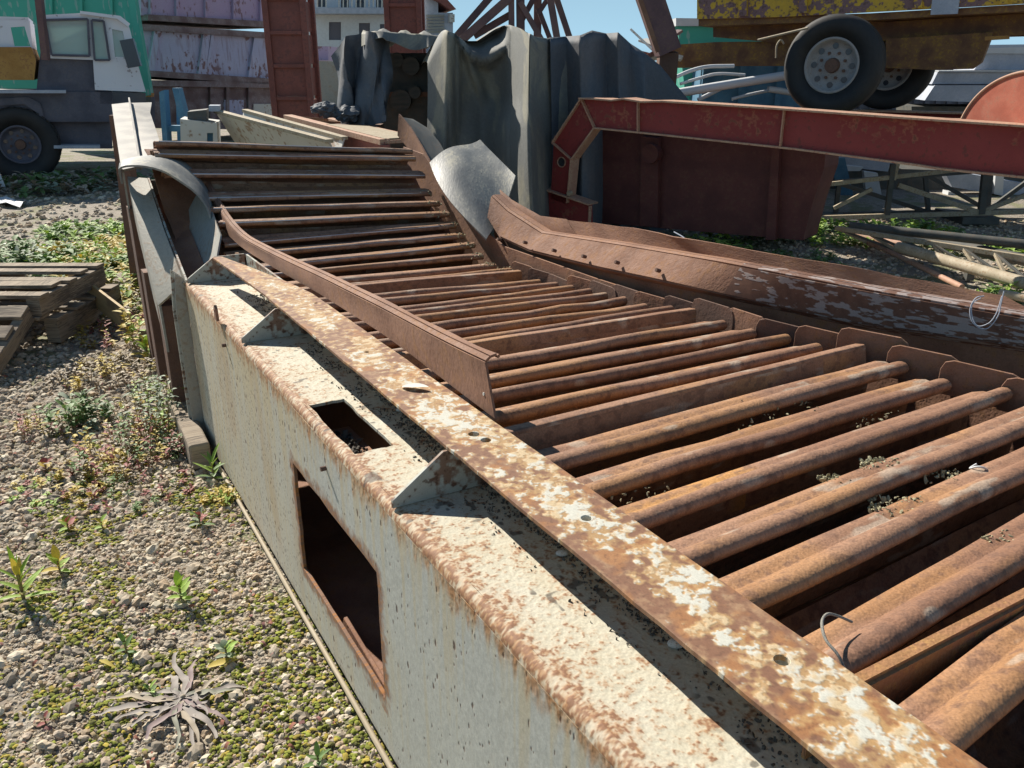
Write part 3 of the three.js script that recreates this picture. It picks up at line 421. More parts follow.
// ---------------------------------------------------------------- loose bent channel lying on the left edge of the pans
{
  const bot = [[497, 418], [470, 398], [440, 375], [410, 352], [380, 331], [350, 312], [320, 293], [290, 276], [262, 260], [240, 245], [224, 228], [212, 208], [203, 190]], top = [[487, 362], [466, 352], [440, 339], [410, 323], [380, 307], [350, 292], [320, 277], [290, 263], [262, 249], [242, 237], [228, 222], [216, 203], [206, 184]];
  const b = bot.map((p, k) => onS(p[0], p[1], 0.846)), t = top.map((p, k) => onS(p[0], p[1], 0.852));
  const m = b.map((p, k) => p.clone().lerp(t[k], 0.5).addScaledVector(SD, 0.004 * Math.sin(k * 1.7)));
  const e1 = t.map((p, k) => p.clone().addScaledVector(SD, 0.010).add(V3(0, 0.008, 0))), e2 = t.map((p, k) => p.clone().addScaledVector(SD, 0.026 - 0.0008 * k).add(V3(0, 0.011 + (k === 1 || k === 3 ? -0.004 : 0), 0))), e3 = t.map((p, k) => p.clone().addScaledVector(SD, 0.029 - 0.0008 * k).add(V3(0, 0.004, 0)));
  const dense = r => { const c = new THREE.CatmullRomCurve3(r); return c.getPoints(48); };
  const ch = thing('loose_channel', 'loose bent rusty steel channel lying along the left edge of the ribbed pans', 'steel channel', W(0.86, 0.85, 2.4));
  part('profile', merge([sheet([b, m, t].map(dense), 0.006), fold([t, e1, e2, e3].map(dense), 0.006)]), M.rust, ch);
  for (const [x, y, s] of [[484, 394, 0.843]]) { const p = onS(x, y, s); part('bolt_hole', rod(p.clone().addScaledVector(SD, -0.002), p.clone().addScaledVector(SD, 0.003), 0.004, 8), M.white, ch); }
  for (const [x, y] of [[437, 346], [371, 318]]) { const p = onS(x, y, 0.865); part('bolt', rod(p, p.clone().add(V3(0, 0.006, 0)), 0.007, 7), M.rustDark, ch); }
}
// ---------------------------------------------------------------- rubber sheets
function patch(corners, n, bulge, fn) { const rows = []; for (let i = 0; i <= n; i++) { const r = []; for (let j = 0; j <= n; j++) { const u = j / n, v = i / n; const p = corners[0].clone().multiplyScalar((1 - u) * (1 - v)).addScaledVector(corners[1], u * (1 - v)).addScaledVector(corners[2], u * v).addScaledVector(corners[3], (1 - u) * v); fn(p, u, v); r.push(p); } rows.push(r); } return rows; }
{
  const near = [[121, 184], [119, 168], [137, 165], [162, 170], [181, 181], [197, 193], [208, 208], [214, 232]], far = [[120, 172], [122, 161], [147, 155], [170, 155], [185, 162], [197, 174], [208, 190], [218, 214]];
  const a = new THREE.CatmullRomCurve3(near.map((p, k) => onL(p[0], p[1], 4.42 - k * 0.03))).getPoints(24), b = new THREE.CatmullRomCurve3(far.map((p, k) => onL(p[0], p[1], 5.0 - k * 0.08))).getPoints(24);
  const m = a.map((p, k) => p.clone().lerp(b[k], 0.5).add(V3(0, 0.012, 0)));
  single('rubber_sheet', sheet([a, m, b], 0.009), M.rubber, W(0.7, 1.1, 4.6), 'curled grey rubber flap draped over the raised end of the painted frame', 'rubber sheet');
  const c = [onL(430, 164, 4.55), onL(480, 137, 4.75), onL(516, 180, 4.2), onL(486, 245, 3.78)];
  const rows = patch(c, 16, 0, (p, u, v) => { p.y += 0.05 * Math.sin(Math.PI * u) * Math.sin(Math.PI * v) + 0.025 * Math.sin(u * 5 + v * 2); p.addScaledVector(SD, -0.05 * Math.sin(Math.PI * v) * (1 - u)); });
  const o = thing('rubber_sheet', 'pale grey rubber mat with bolt holes hanging over the brown skirt beam', 'rubber sheet', W(2.2, 0.9, 4.2));
  part('mat', sheet(rows, 0.010), M.rubber, o);
  for (const [i, j] of [[5, 5], [8, 4], [9, 9], [6, 7]]) { const p = rows[i][j], n = V3(-0.45, 0.8, 0.4).normalize(); const g = new THREE.TorusGeometry(0.010, 0.004, 6, 12); g.applyQuaternion(new THREE.Quaternion().setFromUnitVectors(V3(0, 0, 1), n)); g.translate(p.x, p.y, p.z); part('eyelet', g, M.trussDark, o); const d = new THREE.CylinderGeometry(0.008, 0.008, 0.004, 10); d.applyQuaternion(new THREE.Quaternion().setFromUnitVectors(V3(0, 1, 0), n)); d.translate(p.x, p.y, p.z); part('hole', d, M.windowDark, o); }
}
console.log('conveyor done');

// ================================================================ background yard
const Z = (x, y, z) => onZ(x, y, z);
const gp = (x, y) => onH(x, y, 0);                       // ground point under a pixel
function wheel(c, ax, r, w, parent, rimR = 0.55, tm = M.tyre, rm = M.rim) { // axle direction ax points to the visible side
  const q = new THREE.Quaternion().setFromUnitVectors(V3(0, 1, 0), ax), place = g => { g.applyQuaternion(q); g.translate(c.x, c.y, c.z); return g; };
  const h = w / 2, pr = [[rimR * r, -h * 0.8], [0.80 * r, -h], [0.94 * r, -h * 0.86], [r, -h * 0.55], [r, -h * 0.3], [r * 0.975, -h * 0.28], [r * 0.975, -h * 0.2], [r, -h * 0.18], [r, h * 0.18], [r * 0.975, h * 0.2], [r * 0.975, h * 0.28], [r, h * 0.3], [r, h * 0.55], [0.94 * r, h * 0.86], [0.80 * r, h], [rimR * r, h * 0.8], [rimR * r, -h * 0.8]].map(p => V2(...p));
  const wl = new THREE.Group(); wl.name = 'wheel'; parent.add(wl); BASE.set(wl, BASE.get(parent));
  const tread = []; for (let k = 0; k < (r > 0.5 ? 40 : 0); k++) { const a = k / 40 * 6.2832; const b = new THREE.BoxGeometry(0.03 * r, w * 0.8, 0.085 * r); b.translate(r * 0.992, 0, 0); b.rotateY(a); tread.push(place(b)); }
  part('tyre', [place(new THREE.LatheGeometry(pr, 48)), ...tread], tm, wl);
  const R1 = rimR * r, rp = [[R1 * 1.02, h * 0.72], [R1 * 0.98, h * 0.84], [R1 * 0.88, h * 0.80], [R1 * 0.84, h * 0.35], [R1 * 0.55, h * 0.30], [R1 * 0.42, h * 0.42], [0.001, h * 0.42]].map(p => V2(...p));
  part('rim', place(new THREE.LatheGeometry(rp, 36)), rm, wl);
  part('hub', [place(new THREE.CylinderGeometry(R1 * 0.24, R1 * 0.28, h * 0.5, 18).translate(0, h * 0.62, 0))], M.rustDark, wl);
  for (let k = 0; k < 8; k++) { const a = k / 8 * 6.2832 + 0.2; const g = new THREE.CylinderGeometry(R1 * 0.06, R1 * 0.06, h * 0.18, 6); g.translate(Math.cos(a) * R1 * 0.46, h * 0.42, Math.sin(a) * R1 * 0.46); part('wheel_nut', place(g), M.rustDark, wl); }
  for (let k = 0; k < 8; k++) { const a = k / 8 * 6.2832 + 0.6; const g = new THREE.CylinderGeometry(R1 * 0.11, R1 * 0.11, h * 0.02, 12); g.translate(Math.cos(a) * R1 * 0.69, h * 0.36, Math.sin(a) * R1 * 0.69); part('vent_hole', place(g), M.windowDark, wl); }
  return wl;
}
const FZ = V3(0, 0, 1);
// ---------------------------------------------------------------- mobile crane carrier
{
  const pl = planeOf(Z(0, 67, 12.75), Z(140, 67, 13.55)), t = thing('truck_crane', 'old lilac-white truck crane cab on a dark chassis in front of the green body', 'truck', gp(40, 172).setY(0));
  const P = (...a) => slab(pl, ...a);
  part('chassis', [P([[-120, 92], [112, 92], [114, 112], [112, 122], [-120, 122]], 2.2, 0.05), P([[44, 120], [112, 120], [113, 150], [50, 150]], 1.9, 0.25)], M.chassis, t);
  part('fender', [P([[-20, 108], [-8, 99], [28, 97], [40, 103], [52, 145], [47, 148], [36, 112], [24, 104], [-4, 106], [-18, 116]], 0.6)], M.chassis, t);
  part('side_box', P([[40, 53], [88, 54], [95, 60], [96, 92], [36, 92]], 1.8, 0.1), M.chassis, t);
  part('deck', P([[-120, 90], [66, 90], [66, 93], [-120, 93]], 0.3, -0.12), M.galv, t);
  part('step', P([[54, 145], [100, 145], [100, 148], [54, 148]], 0.3, -0.1), M.galv, t);
  const win1 = [[45, 20], [88, 19], [90, 56], [52, 55]], win2 = [[92, 20], [104, 21], [110, 60], [95, 60]], win3 = [[112, 29], [123, 31], [128, 57], [115, 57]];
  const cabOut = [[40, 15], [80, 13], [118, 18], [128, 23], [131, 33], [139, 68], [146, 92], [95, 90], [93, 60], [42, 58]];
  const cab = part('cab', [P(cabOut, 0.07, 0.02, [win1, win2, win3]), P(cabOut, 0.07, 2.05, [win1, win2, win3]), P([[40, 15], [80, 13], [118, 18], [129, 23], [128, 26], [118, 21], [80, 16], [41, 18]], 2.0, 0.08), P([[138, 66], [145, 91], [141, 91], [134, 66]], 2.0, 0.08), P([[40, 15], [43, 15], [45, 58], [42, 58]], 2.0, 0.08)], M.cab, t);
  for (const w of [win1, win2, win3]) { part('window', P(w, 0.012, 0.05), M.glass, cab); part('window', P(w, 0.012, 2.08), M.glass, cab); }
  const rimW = (w) => { const c = w.map(p => pl.hit(p[0], p[1])[2]); return c.map((p, k) => bar(p.clone().add(FZ.clone().multiplyScalar(0.01)), c[(k + 1) % c.length].clone().add(FZ.clone().multiplyScalar(0.01)), 0.03, 0.03)); };
  for (const w of [win1, win2]) part('window_frame', rimW(w), M.chassis, cab);
  part('roof_lip', P([[80, 11], [120, 16], [130, 24], [128, 27], [117, 19], [80, 14]], 2.2, -0.06), M.cab, cab);
  const mp = pl.hit(137, 60)[2]; part('mirror', [bar(mp.clone().add(V3(0, 0.28, 0.25)), mp.clone().add(V3(0.06, -0.1, 0.25)), 0.06, 0.2), rod(mp.clone().add(V3(-0.08, 0.25, 0)), mp.clone().add(V3(0, 0.26, 0.25)), 0.012)], M.windowDark, cab);
  part('bumper', P([[100, 92], [146, 93], [146, 104], [100, 104]], 2.1, 0.05), M.windowDark, t);
  part('engine_housing', P([[-120, 47], [31, 47], [36, 60], [34, 80], [-120, 80]], 1.7, 0.0), M.amber, t);
  part('crane_cab', [P([[-60, 16], [28, 19], [32, 48], [-60, 48]], 0.05, 0.1, [[[10, 27], [24, 26], [30, 46], [14, 46]]]), P([[-60, 14], [28, 17], [28, 20], [-60, 17]], 1.4, 0.1), P([[29, 20], [32, 48], [30, 48], [27, 20]], 1.4, 0.16)], M.cab, t);
  part('boom_strut', bar(Z(36, -30, 12.8), Z(46, 60, 12.8), 0.09, 0.09), M.boom, t);
  const nf = pl.n.clone(); if (nf.z < 0) nf.negate(); for (const x of [20, -75]) { const c = pl.hit(x, 143)[2].setY(0.53).addScaledVector(nf, -0.12); wheel(c, nf, 0.53, 0.34, t, 0.52, M.tyre, M.chassis); wheel(c.clone().addScaledVector(nf, -1.7), nf, 0.53, 0.34, t, 0.52, M.tyre, M.chassis); }
}
// ---------------------------------------------------------------- green tipper body behind it
{
  const pl = planeOf(Z(0, 67, 16.6), Z(160, 67, 16.6)), t = thing('green_tipper_wagon', 'tall plain green steel body standing behind the truck crane', 'tipper body', Z(90, 67, 17.5).setY(0));
  part('panel', slab(pl, [[-60, -60], [125, -60], [136, 0], [150, 92], [120, 92], [-60, 92]], 0.10), M.green, t);
  part('corner_post', slab(pl, [[122, -60], [136, 0], [152, 95], [145, 96], [130, 6], [116, -60]], 0.14, -0.05), M.green, t);
  part('bottom_rail', slab(pl, [[40, 90], [152, 93], [152, 97], [40, 95]], 0.14, -0.04), M.amber, t);
  part('rear_panel', slab(pl, [[-30, -60], [70, -60], [92, 92], [-20, 92]], 0.1, 2.1), M.green, t);
  for (const x of [50, 80, 110]) part('rib', slab(pl, [[x, -60], [x + 3, -60], [x + 5, 90], [x + 2, 90]], 0.06, -0.06), M.green, t);
  for (const x of [60, 130]) part('leg', slab(pl, [[x, 96], [x + 8, 96], [x + 8, 139], [x, 139]], 0.2, 0.6), M.chassis, t);
}
// ---------------------------------------------------------------- stacked lilac hull sections
{
  const pl = planeOf(Z(140, 67, 18.2), Z(280, 67, 21.5));
  const hull = (label, m, yT, yB, dyR, ribs, panelTop) => {
    const t = thing('hull_section', label, 'hull section', pl.hit(210, (yT + yB) / 2)[2].setY(0), 'hull sections stacked behind the conveyor');
    const x0 = 142, x1 = 279, f = (x, y) => [x, y + (x - x0) / (x1 - x0) * dyR], Q = (a, b, c, d) => [f(a, c), f(b, c), f(b, d), f(a, d)];
    part('panel', slab(pl, Q(x0 + 3, x1 - 2, yT + 5, yB - 5), 1.6, 0.12), m, t);
    part('top_lip', slab(pl, Q(x0, x1, yT, yT + 6), 1.7, 0.0), M.hullRust, t);
    part('bottom_lip', slab(pl, Q(x0 + 6, x1, yB - 6, yB), 1.7, 0.0), M.hullRust, t);
    for (const [a, b, w] of ribs) part('rib', slab(pl, [f(a, yT + 6), f(a + w, yT + 6), f(b + w, yB - 6), f(b, yB - 6)], 0.10, 0.05), m, t);
    return t;
  };
  hull('topmost pinkish lilac hull section with upright ribs, above the rust-pocked one', M.pink, -40, 20, 8, [[152, 152, 2], [178, 178, 2], [207, 207, 2], [235, 235, 2], [262, 262, 2]]);
  hull('pale lilac hull section with slanted ribs and rust holes, middle of the stack', M.lilac, 24, 76, 9, [[156, 150, 6], [205, 200, 7], [213, 207, 3], [256, 250, 6], [262, 256, 3]]);
  const low = hull('reddish rusty lower hull section at the bottom of the stack', M.hullRust, 80, 128, 2, [[182, 182, 3], [212, 212, 2], [228, 228, 3], [250, 250, 3]]);
  part('paint_patch', slab(pl, [[256, 104], [279, 104], [279, 119], [256, 119]], 0.05, 0.08), M.white, low); part('paint_patch', slab(pl, [[227, 100], [246, 100], [246, 116], [227, 116]], 0.05, 0.08), M.lilac, low);
}
// ---------------------------------------------------------------- red steel towers
function tower(x0, x1, z, top, bot, label) {
  const c = Z((x0 + x1) / 2, 67, z), w = Math.abs(Z(x1, 67, z).x - Z(x0, 67, z).x), t = thing('red_tower', label, 'steel tower', V3(c.x, 0, c.z), 'red box towers in the yard');
  const H = top;
  for (const [a, b] of [[-1, 1], [1, 1], [-1, -1], [1, -1]]) part('post', box(c.x + a * (w / 2 - 0.05) - 0.05, c.x + a * (w / 2 - 0.05) + 0.05, 0, H, c.z + b * (w / 2 - 0.05) - 0.05, c.z + b * (w / 2 - 0.05) + 0.05, 0.01), M.brick, t);
  for (let y = 0.06; y < H - 0.3; y += 0.52) {
    part('panel', [box(c.x - w / 2 + 0.09, c.x + w / 2 - 0.09, y + 0.03, y + 0.49, c.z + w / 2 - 0.10, c.z + w / 2 - 0.06), box(c.x + w / 2 - 0.10, c.x + w / 2 - 0.06, y + 0.03, y + 0.49, c.z - w / 2 + 0.09, c.z + w / 2 - 0.101), box(c.x - w / 2 + 0.06, c.x - w / 2 + 0.10, y + 0.03, y + 0.49, c.z - w / 2 + 0.09, c.z + w / 2 - 0.101)], M.brick, t);
    part('brace', box(c.x - w / 2 + 0.1, c.x + w / 2 - 0.1, y - 0.035, y + 0.03, c.z + w / 2 - 0.055, c.z + w / 2 - 0.01, 0.008), M.brick, t);
  }
}
tower(273, 315, 15.5, 5.5, 115, 'broad red panelled steel tower between the lilac hulls and the house');
tower(389, 425, 17, 5.5, 40, 'red panelled steel tower rising behind the torn dark tarpaulin');
// ---------------------------------------------------------------- house
{
  const z = 46, pl = planeOf(Z(300, 67, z), Z(460, 67, z + 2)), t = thing('house', 'white rendered house with balcony and dark shuttered windows beyond the yard', 'house', Z(380, 67, z + 4).setY(0));
  const P = (...a) => slab(pl, ...a), rc = (a, b, c, d) => [[a, c], [b, c], [b, d], [a, d]];
  const wins = [rc(329, 341, 22, 40), rc(359, 370, 23, 34), rc(380, 391, 24, 34), rc(348, 356, 58, 70)], ups = [rc(318, 326, -6, 7), rc(341, 349, -8, 9), rc(356, 364, -8, 9), rc(376, 388, -8, 9), rc(402, 412, -8, 9)];
  const wall = part('wall', [P([[306, -90], [424, -90], [424, 104], [306, 104]], 0.3, 0, [...wins, ...ups]), P([[306, -90], [424, -90], [424, 104], [306, 104]], 0.3, 7), P([[306, -90], [310, -90], [310, 104], [306, 104]], 6.6, 0.33)], M.render, t);
  for (const w of wins) part('window', P(w, 0.06, 0.12), M.shutter, wall);
  for (const w of ups) part('window', P(w, 0.06, 0.14), M.windowDark, wall);
  part('balcony', P(rc(311, 392, 9, 15), 1.2, -1.2), M.galv, t);
  const rail = part('balustrade', [P(rc(336, 390, -1, 1), 0.08, -1.2), P(rc(311, 324, -1, 1), 0.08, -1.2)], M.white, t);
  for (let x = 312; x < 390; x += 4.2) if (x < 325 || x > 336) part('baluster', P(rc(x, x + 1.2, 1, 9), 0.08, -1.15), M.white, rail);
  part('annex_wall', [P(rc(425, 455, 12, 104), 5, 0.6), P(rc(425, 440, -40, 12), 5, 0.6)], M.galv, t);
  for (let y = 14; y < 30; y += 3.2) part('shutter_slat', P(rc(428, 446, y, y + 2.2), 0.05, 0.52), M.greySteel, t);
  part('eave', P([[424, -14], [446, -3], [457, 9], [450, 9], [440, 2], [424, -6]], 5.6, 0.2), M.brick, t);
  part('air_conditioner', P(rc(450, 455, 14, 22), 0.4, 0.1), M.white, t);
  const w2 = planeOf(Z(300, 67, 30), Z(350, 67, 30));
  single('yard_wall', slab(w2, [[300, 60], [345, 62], [345, 118], [300, 118]], 0.3), M.greySteel, Z(322, 67, 30).setY(0), 'low dull grey yard wall in front of the house', 'wall');
  single('pink_shed', slab(w2, [[308, 46], [326, 46], [326, 60.5], [308, 60.5]], 2, 0.35), M.pink, Z(317, 67, 31.5).setY(0), 'small pink shed showing above the grey yard wall', 'shed');
}
// ---------------------------------------------------------------- blue frame, white cabinet, white chute, brown frame: things behind the raised end
{
  const z = 8.6, pl = planeOf(Z(150, 67, z), Z(260, 67, z)), P = (...a) => slab(pl, ...a);
  const b = thing('blue_stand', 'blue steel frame with slanting leg behind the raised end of the conveyor', 'steel frame', gp(180, 210).setY(0).setZ(-8.8));
  part('leg', P([[172, 88], [178, 88], [192, 142], [195, 210], [188, 210], [185, 144]], 0.12), M.blue, b); part('leg', P([[159, 92], [164, 90], [168, 150], [168, 210], [164, 210], [163, 150]], 0.12), M.blue, b); part('panel', P([[168, 95], [174, 95], [186, 150], [186, 205], [170, 205], [170, 150]], 0.04, 0.2), M.blue, b);
  part('crossbar', P([[164, 126], [190, 126], [190, 132], [164, 132]], 0.1, 0.05), M.blue, b);
  const c = thing('white_cabinet', 'white sheet-metal cabinet with a dark slot behind the far pans', 'cabinet', Z(202, 150, 8).setY(0).setZ(-8.2)), pc = planeOf(Z(170, 67, 8), Z(260, 67, 8.2)), rc = (x0, x1, y0, y1) => [[x0, y0], [x1, y0], [x1, y1], [x0, y1]];
  part('case', slab(pc, [[180, 119], [217, 123], [220, 215], [183, 215]], 0.5, 0, [rc(207, 213, 133, 146)]), M.white, c); part('slot', slab(pc, rc(206.6, 213.4, 132.6, 146.4), 0.03, 0.06), M.blue, c); part('top_pipe', slab(pc, [[187, 112], [206, 110], [206, 122], [187, 120]], 0.3, 0.05), M.trussDark, c); part('cap', slab(pc, [[208, 106], [219, 106], [219, 112], [208, 112]], 0.2, 0.1), M.galv, c);
  // chute: open white trough running away to the right
  const A = Z(217, 112, 8.3), B = Z(330, 142, 6.9), Ct = Z(245, 111, 9.6), Dt = Z(345, 139, 8.0), dn = V3(0, -0.42, 0);
  const ch = thing('white_chute', 'open white steel chute with worn rusty edges, behind the top of the pans', 'chute', A.clone().add(B).multiplyScalar(0.5).setY(0));
  const lin = (p, q, n = 6) => Array.from({ length: n + 1 }, (_, i) => p.clone().lerp(q, i / n));
  part('near_side', sheet([lin(A, B), lin(A.clone().add(dn).add(V3(0.16, 0, -0.18)), B.clone().add(dn).add(V3(0.16, 0, -0.18)))], 0.012), M.white, ch); part('far_side', sheet([lin(Ct, Dt), lin(Ct.clone().add(dn).add(V3(-0.12, 0, 0.2)), Dt.clone().add(dn).add(V3(-0.12, 0, 0.2)))], 0.012), M.white, ch);
  part('bottom', sheet([lin(A.clone().add(dn).add(V3(0.16, 0, -0.18)), B.clone().add(dn).add(V3(0.16, 0, -0.18))), lin(Ct.clone().add(dn).add(V3(-0.12, 0, 0.2)), Dt.clone().add(dn).add(V3(-0.12, 0, 0.2)))], 0.012), M.white, ch);
  part('near_rim', bar(A.clone().add(V3(0, 0.006, 0)), B.clone().add(V3(0, 0.006, 0)), 0.07, 0.03), M.truss, ch); part('far_rim', bar(Ct.clone().add(V3(0, 0.006, 0)), Dt.clone().add(V3(0, 0.006, 0)), 0.07, 0.03), M.truss, ch);
  for (const p of [A, B, Ct, Dt]) part('leg', bar(V3(p.x, 0, p.z), p.clone().add(V3(0, -0.4, 0)), 0.06, 0.06), M.rustDark, ch);
  // brown frame
  const f = thing('brown_frame', 'low red-brown steel frame with rungs beside the white chute', 'steel frame', Z(350, 150, 8.2).setY(0)), p0 = Z(288, 117, 9.6), p1 = Z(385, 142, 7.6), q0 = Z(330, 120, 10.2), q1 = Z(418, 140, 8.2);
  part('rail', bar(p0, p1, 0.10, 0.05), M.redEdge, f); part('rail', bar(q0, q1, 0.10, 0.05), M.redEdge, f); part('rail_web', sheet([lin(p0, p1), lin(p0.clone().add(V3(0, -0.3, 0)), p1.clone().add(V3(0, -0.3, 0)))], 0.012), M.brick, f);
  for (let k = 0; k <= 5; k++) part('rung', bar(p0.clone().lerp(p1, k / 5), q0.clone().lerp(q1, k / 5), 0.06, 0.03), M.redEdge, f); part('plate', sheet([lin(p0.clone().lerp(p1, 0.45), p1).map(p => p.clone().add(V3(0, 0.03, 0))), lin(q0.clone().lerp(q1, 0.5), q1).map(p => p.clone().add(V3(0, 0.03, 0)))], 0.008), M.truss, f);
  for (const p of [p0, p1, q0, q1]) part('leg', bar(V3(p.x, 0, p.z), p.clone().add(V3(0, -0.02, 0)), 0.08, 0.08), M.brick, f);
  // dark bent bracket on the far right corner of the pans
  const d = thing('bent_bracket', 'dark bent plate bracket with rusty edge at the far corner of the pans', 'bracket', Z(415, 150, 6).setY(0));
  const e0 = [Z(401, 117, 5.9), Z(412, 130, 5.8), Z(424, 150, 5.6), Z(436, 172, 5.4)], e1 = [Z(413, 119, 6.2), Z(428, 128, 6.1), Z(440, 143, 5.9), Z(448, 158, 5.7)];
  part('plate', sheet([e0, e1], 0.012), M.trussDark, d); part('edge', sheet([e0.map(p => p.clone().add(V3(-0.005, 0.02, 0))), e0.map(p => p.clone().add(V3(-0.02, -0.12, 0)))], 0.012), M.rust, d); part('stub', bar(Z(430, 175, 5.5).setY(0), Z(430, 160, 5.55), 0.08, 0.06), M.rustDark, d);
}
// ---------------------------------------------------------------- big grey tarpaulin over a machine
function hang(cols, rowsN, fn, t) { const rows = []; for (let i = 0; i <= rowsN; i++) rows.push(cols.map((c, j) => fn(c, j, i / rowsN))); return sheet(rows, t); }
{
  const key = [[428, 62, 9.25], [438, 44, 9.1], [447, 30, 8.95], [455, 33, 9.1], [463, 40, 9.12], [480, 40, 9.12], [497, 30, 9.15], [506, 26, 9.15], [512, 25, 9.1], [520, 27, 8.72], [530, 33, 8.15], [535, 36, 8.28], [548, 38, 8.70], [565, 38, 8.74], [590, 35, 8.78], [615, 36, 8.84], [640, 52, 8.95], [660, 68, 9.1], [684, 97, 9.4]];
  const cols = []; for (let k = 0; k < key.length - 1; k++) for (let m = 0; m < 5; m++) { const f = m / 5; cols.push(key[k].map((v, q) => mix(v, key[k + 1][q], f))); } cols.push(key[key.length - 1]);
  const g = hang(cols, 44, (c, j, v) => {
    const [x, y, z] = c;
    if (v < 0.2) { const q = v / 0.2, p = Z(x, y, z), e = 1 - q; return V3(p.x - 0.3 * e, p.y - 0.32 * e * e * e + 0.05 * Math.sin(x * 0.09) * e, p.z - 1.7 * e); }      // top, running back
    const q = (v - 0.2) / 0.8, yy = mix(y, 232, q), xx = x + 4 * Math.sin(q * 3 + x * 0.02) * q;
    let d = z - 0.22 * Math.sqrt(q) * 0.7 - 0.55 * q * Math.exp(-(((xx - 522) / 16) ** 2));
    const ridge = (a, w, k) => k * Math.exp(-((xx - a) ** 2) / (2 * w * w));
    const wn = Math.sin(Math.PI * clamp((xx - 459) / 50)), yb = 44 + 17 * wn, e2 = (yy - y) / Math.max(6, yb - y); if (wn > 0) d += (e2 < 1 ? 0.55 * (1 - e2) : 0.20 * step(1, 1.3, e2) * step(150, 90, yy)) * Math.sqrt(wn);
    d -= 0.4 * step(92, 130, yy) * (xx < 507 ? clamp((xx - 482) / 25) : clamp((531 - xx) / 24));
    d -= ridge(mix(449, 456, q), 2.2, 0.10) * (1 - q * 0.7); d -= ridge(463 + (yy - 45) * 0.36, 2.4, 0.12) * step(1.0, 0.1, q * 1.9);
    d += 0.16 * Math.exp(-(((xx - 490) / 20) ** 2)) * step(0.05, 0.55, q); d -= 0.14 * Math.exp(-(((xx - 487) / 16) ** 2) - (((yy - 44 - Math.abs(xx - 487) * 0.4) / 10) ** 2));
    d -= ridge(516 + q * 4, 1.8, 0.08) * Math.sin(Math.PI * q); d -= ridge(545, 3, 0.05); d -= 0.035 * Math.sin(xx * 0.16 + 2 * q) * q + 0.03 * (fbm(xx * 0.06, yy * 0.03, 3) - 0.5);
    return Z(xx, yy, d);
  }, 0.006);
  const t = thing('grey_tarpaulin', 'large grey tarpaulin hanging in folds over a machine behind the red gooseneck', 'tarpaulin', Z(550, 232, 8.8).setY(0)); part('cloth', g, M.tarp, t);
  const m = thing('covered_machine', 'dark bulk of the machine under the grey tarpaulin', 'machine', Z(560, 100, 10).setY(0));
  part('body', [box(-0.6, 1.35, 0.15, 1.72, -10.6, -9.5, 0.05)], M.trussDark, m); part('feet', [box(-0.5, 1.2, 0, 0.15, -10.5, -9.6)], M.trussDark, m);
  // blue-black sheet on the right half of the cover
  const k2 = [[550, 38, 8.66], [566, 37, 8.78], [580, 36, 8.62], [592, 31, 8.70], [606, 34, 8.84], [618, 33, 8.70], [630, 44, 8.86], [644, 53, 8.80], [660, 66, 9.0], [688, 100, 9.3]], c2 = []; for (let k = 0; k < k2.length - 1; k++) for (let q = 0; q < 6; q++) c2.push(k2[k].map((v, w) => mix(v, k2[k + 1][w], sm(q / 6)))); c2.push(k2[k2.length - 1]);
  const s2 = thing('dark_tarpaulin', 'plain blue-black tarpaulin over the right half of the covered machine', 'tarpaulin', Z(620, 232, 8.7).setY(0));
  part('cloth', hang(c2, 30, ([x, y, z], j, v) => { if (v < 0.2) { const e = 1 - v / 0.2, p = Z(x, y, z); return V3(p.x, p.y - 0.3 * e * e * e, p.z - 1.75 * e); } const q = (v - 0.2) / 0.8; return Z(x + 3 * q, mix(y, 232, q), z - 0.10 * Math.sqrt(q) - 0.09 * Math.sin(x * 0.12 + 1.2 * q) * Math.sqrt(q) - 0.07 * Math.abs(Math.sin(x * 0.075 + q * 1.5)) * q - 0.05 * fbm(x * 0.11, q * 5, 4) - 0.04); }, 0.006), M.tarpDark, s2);
}
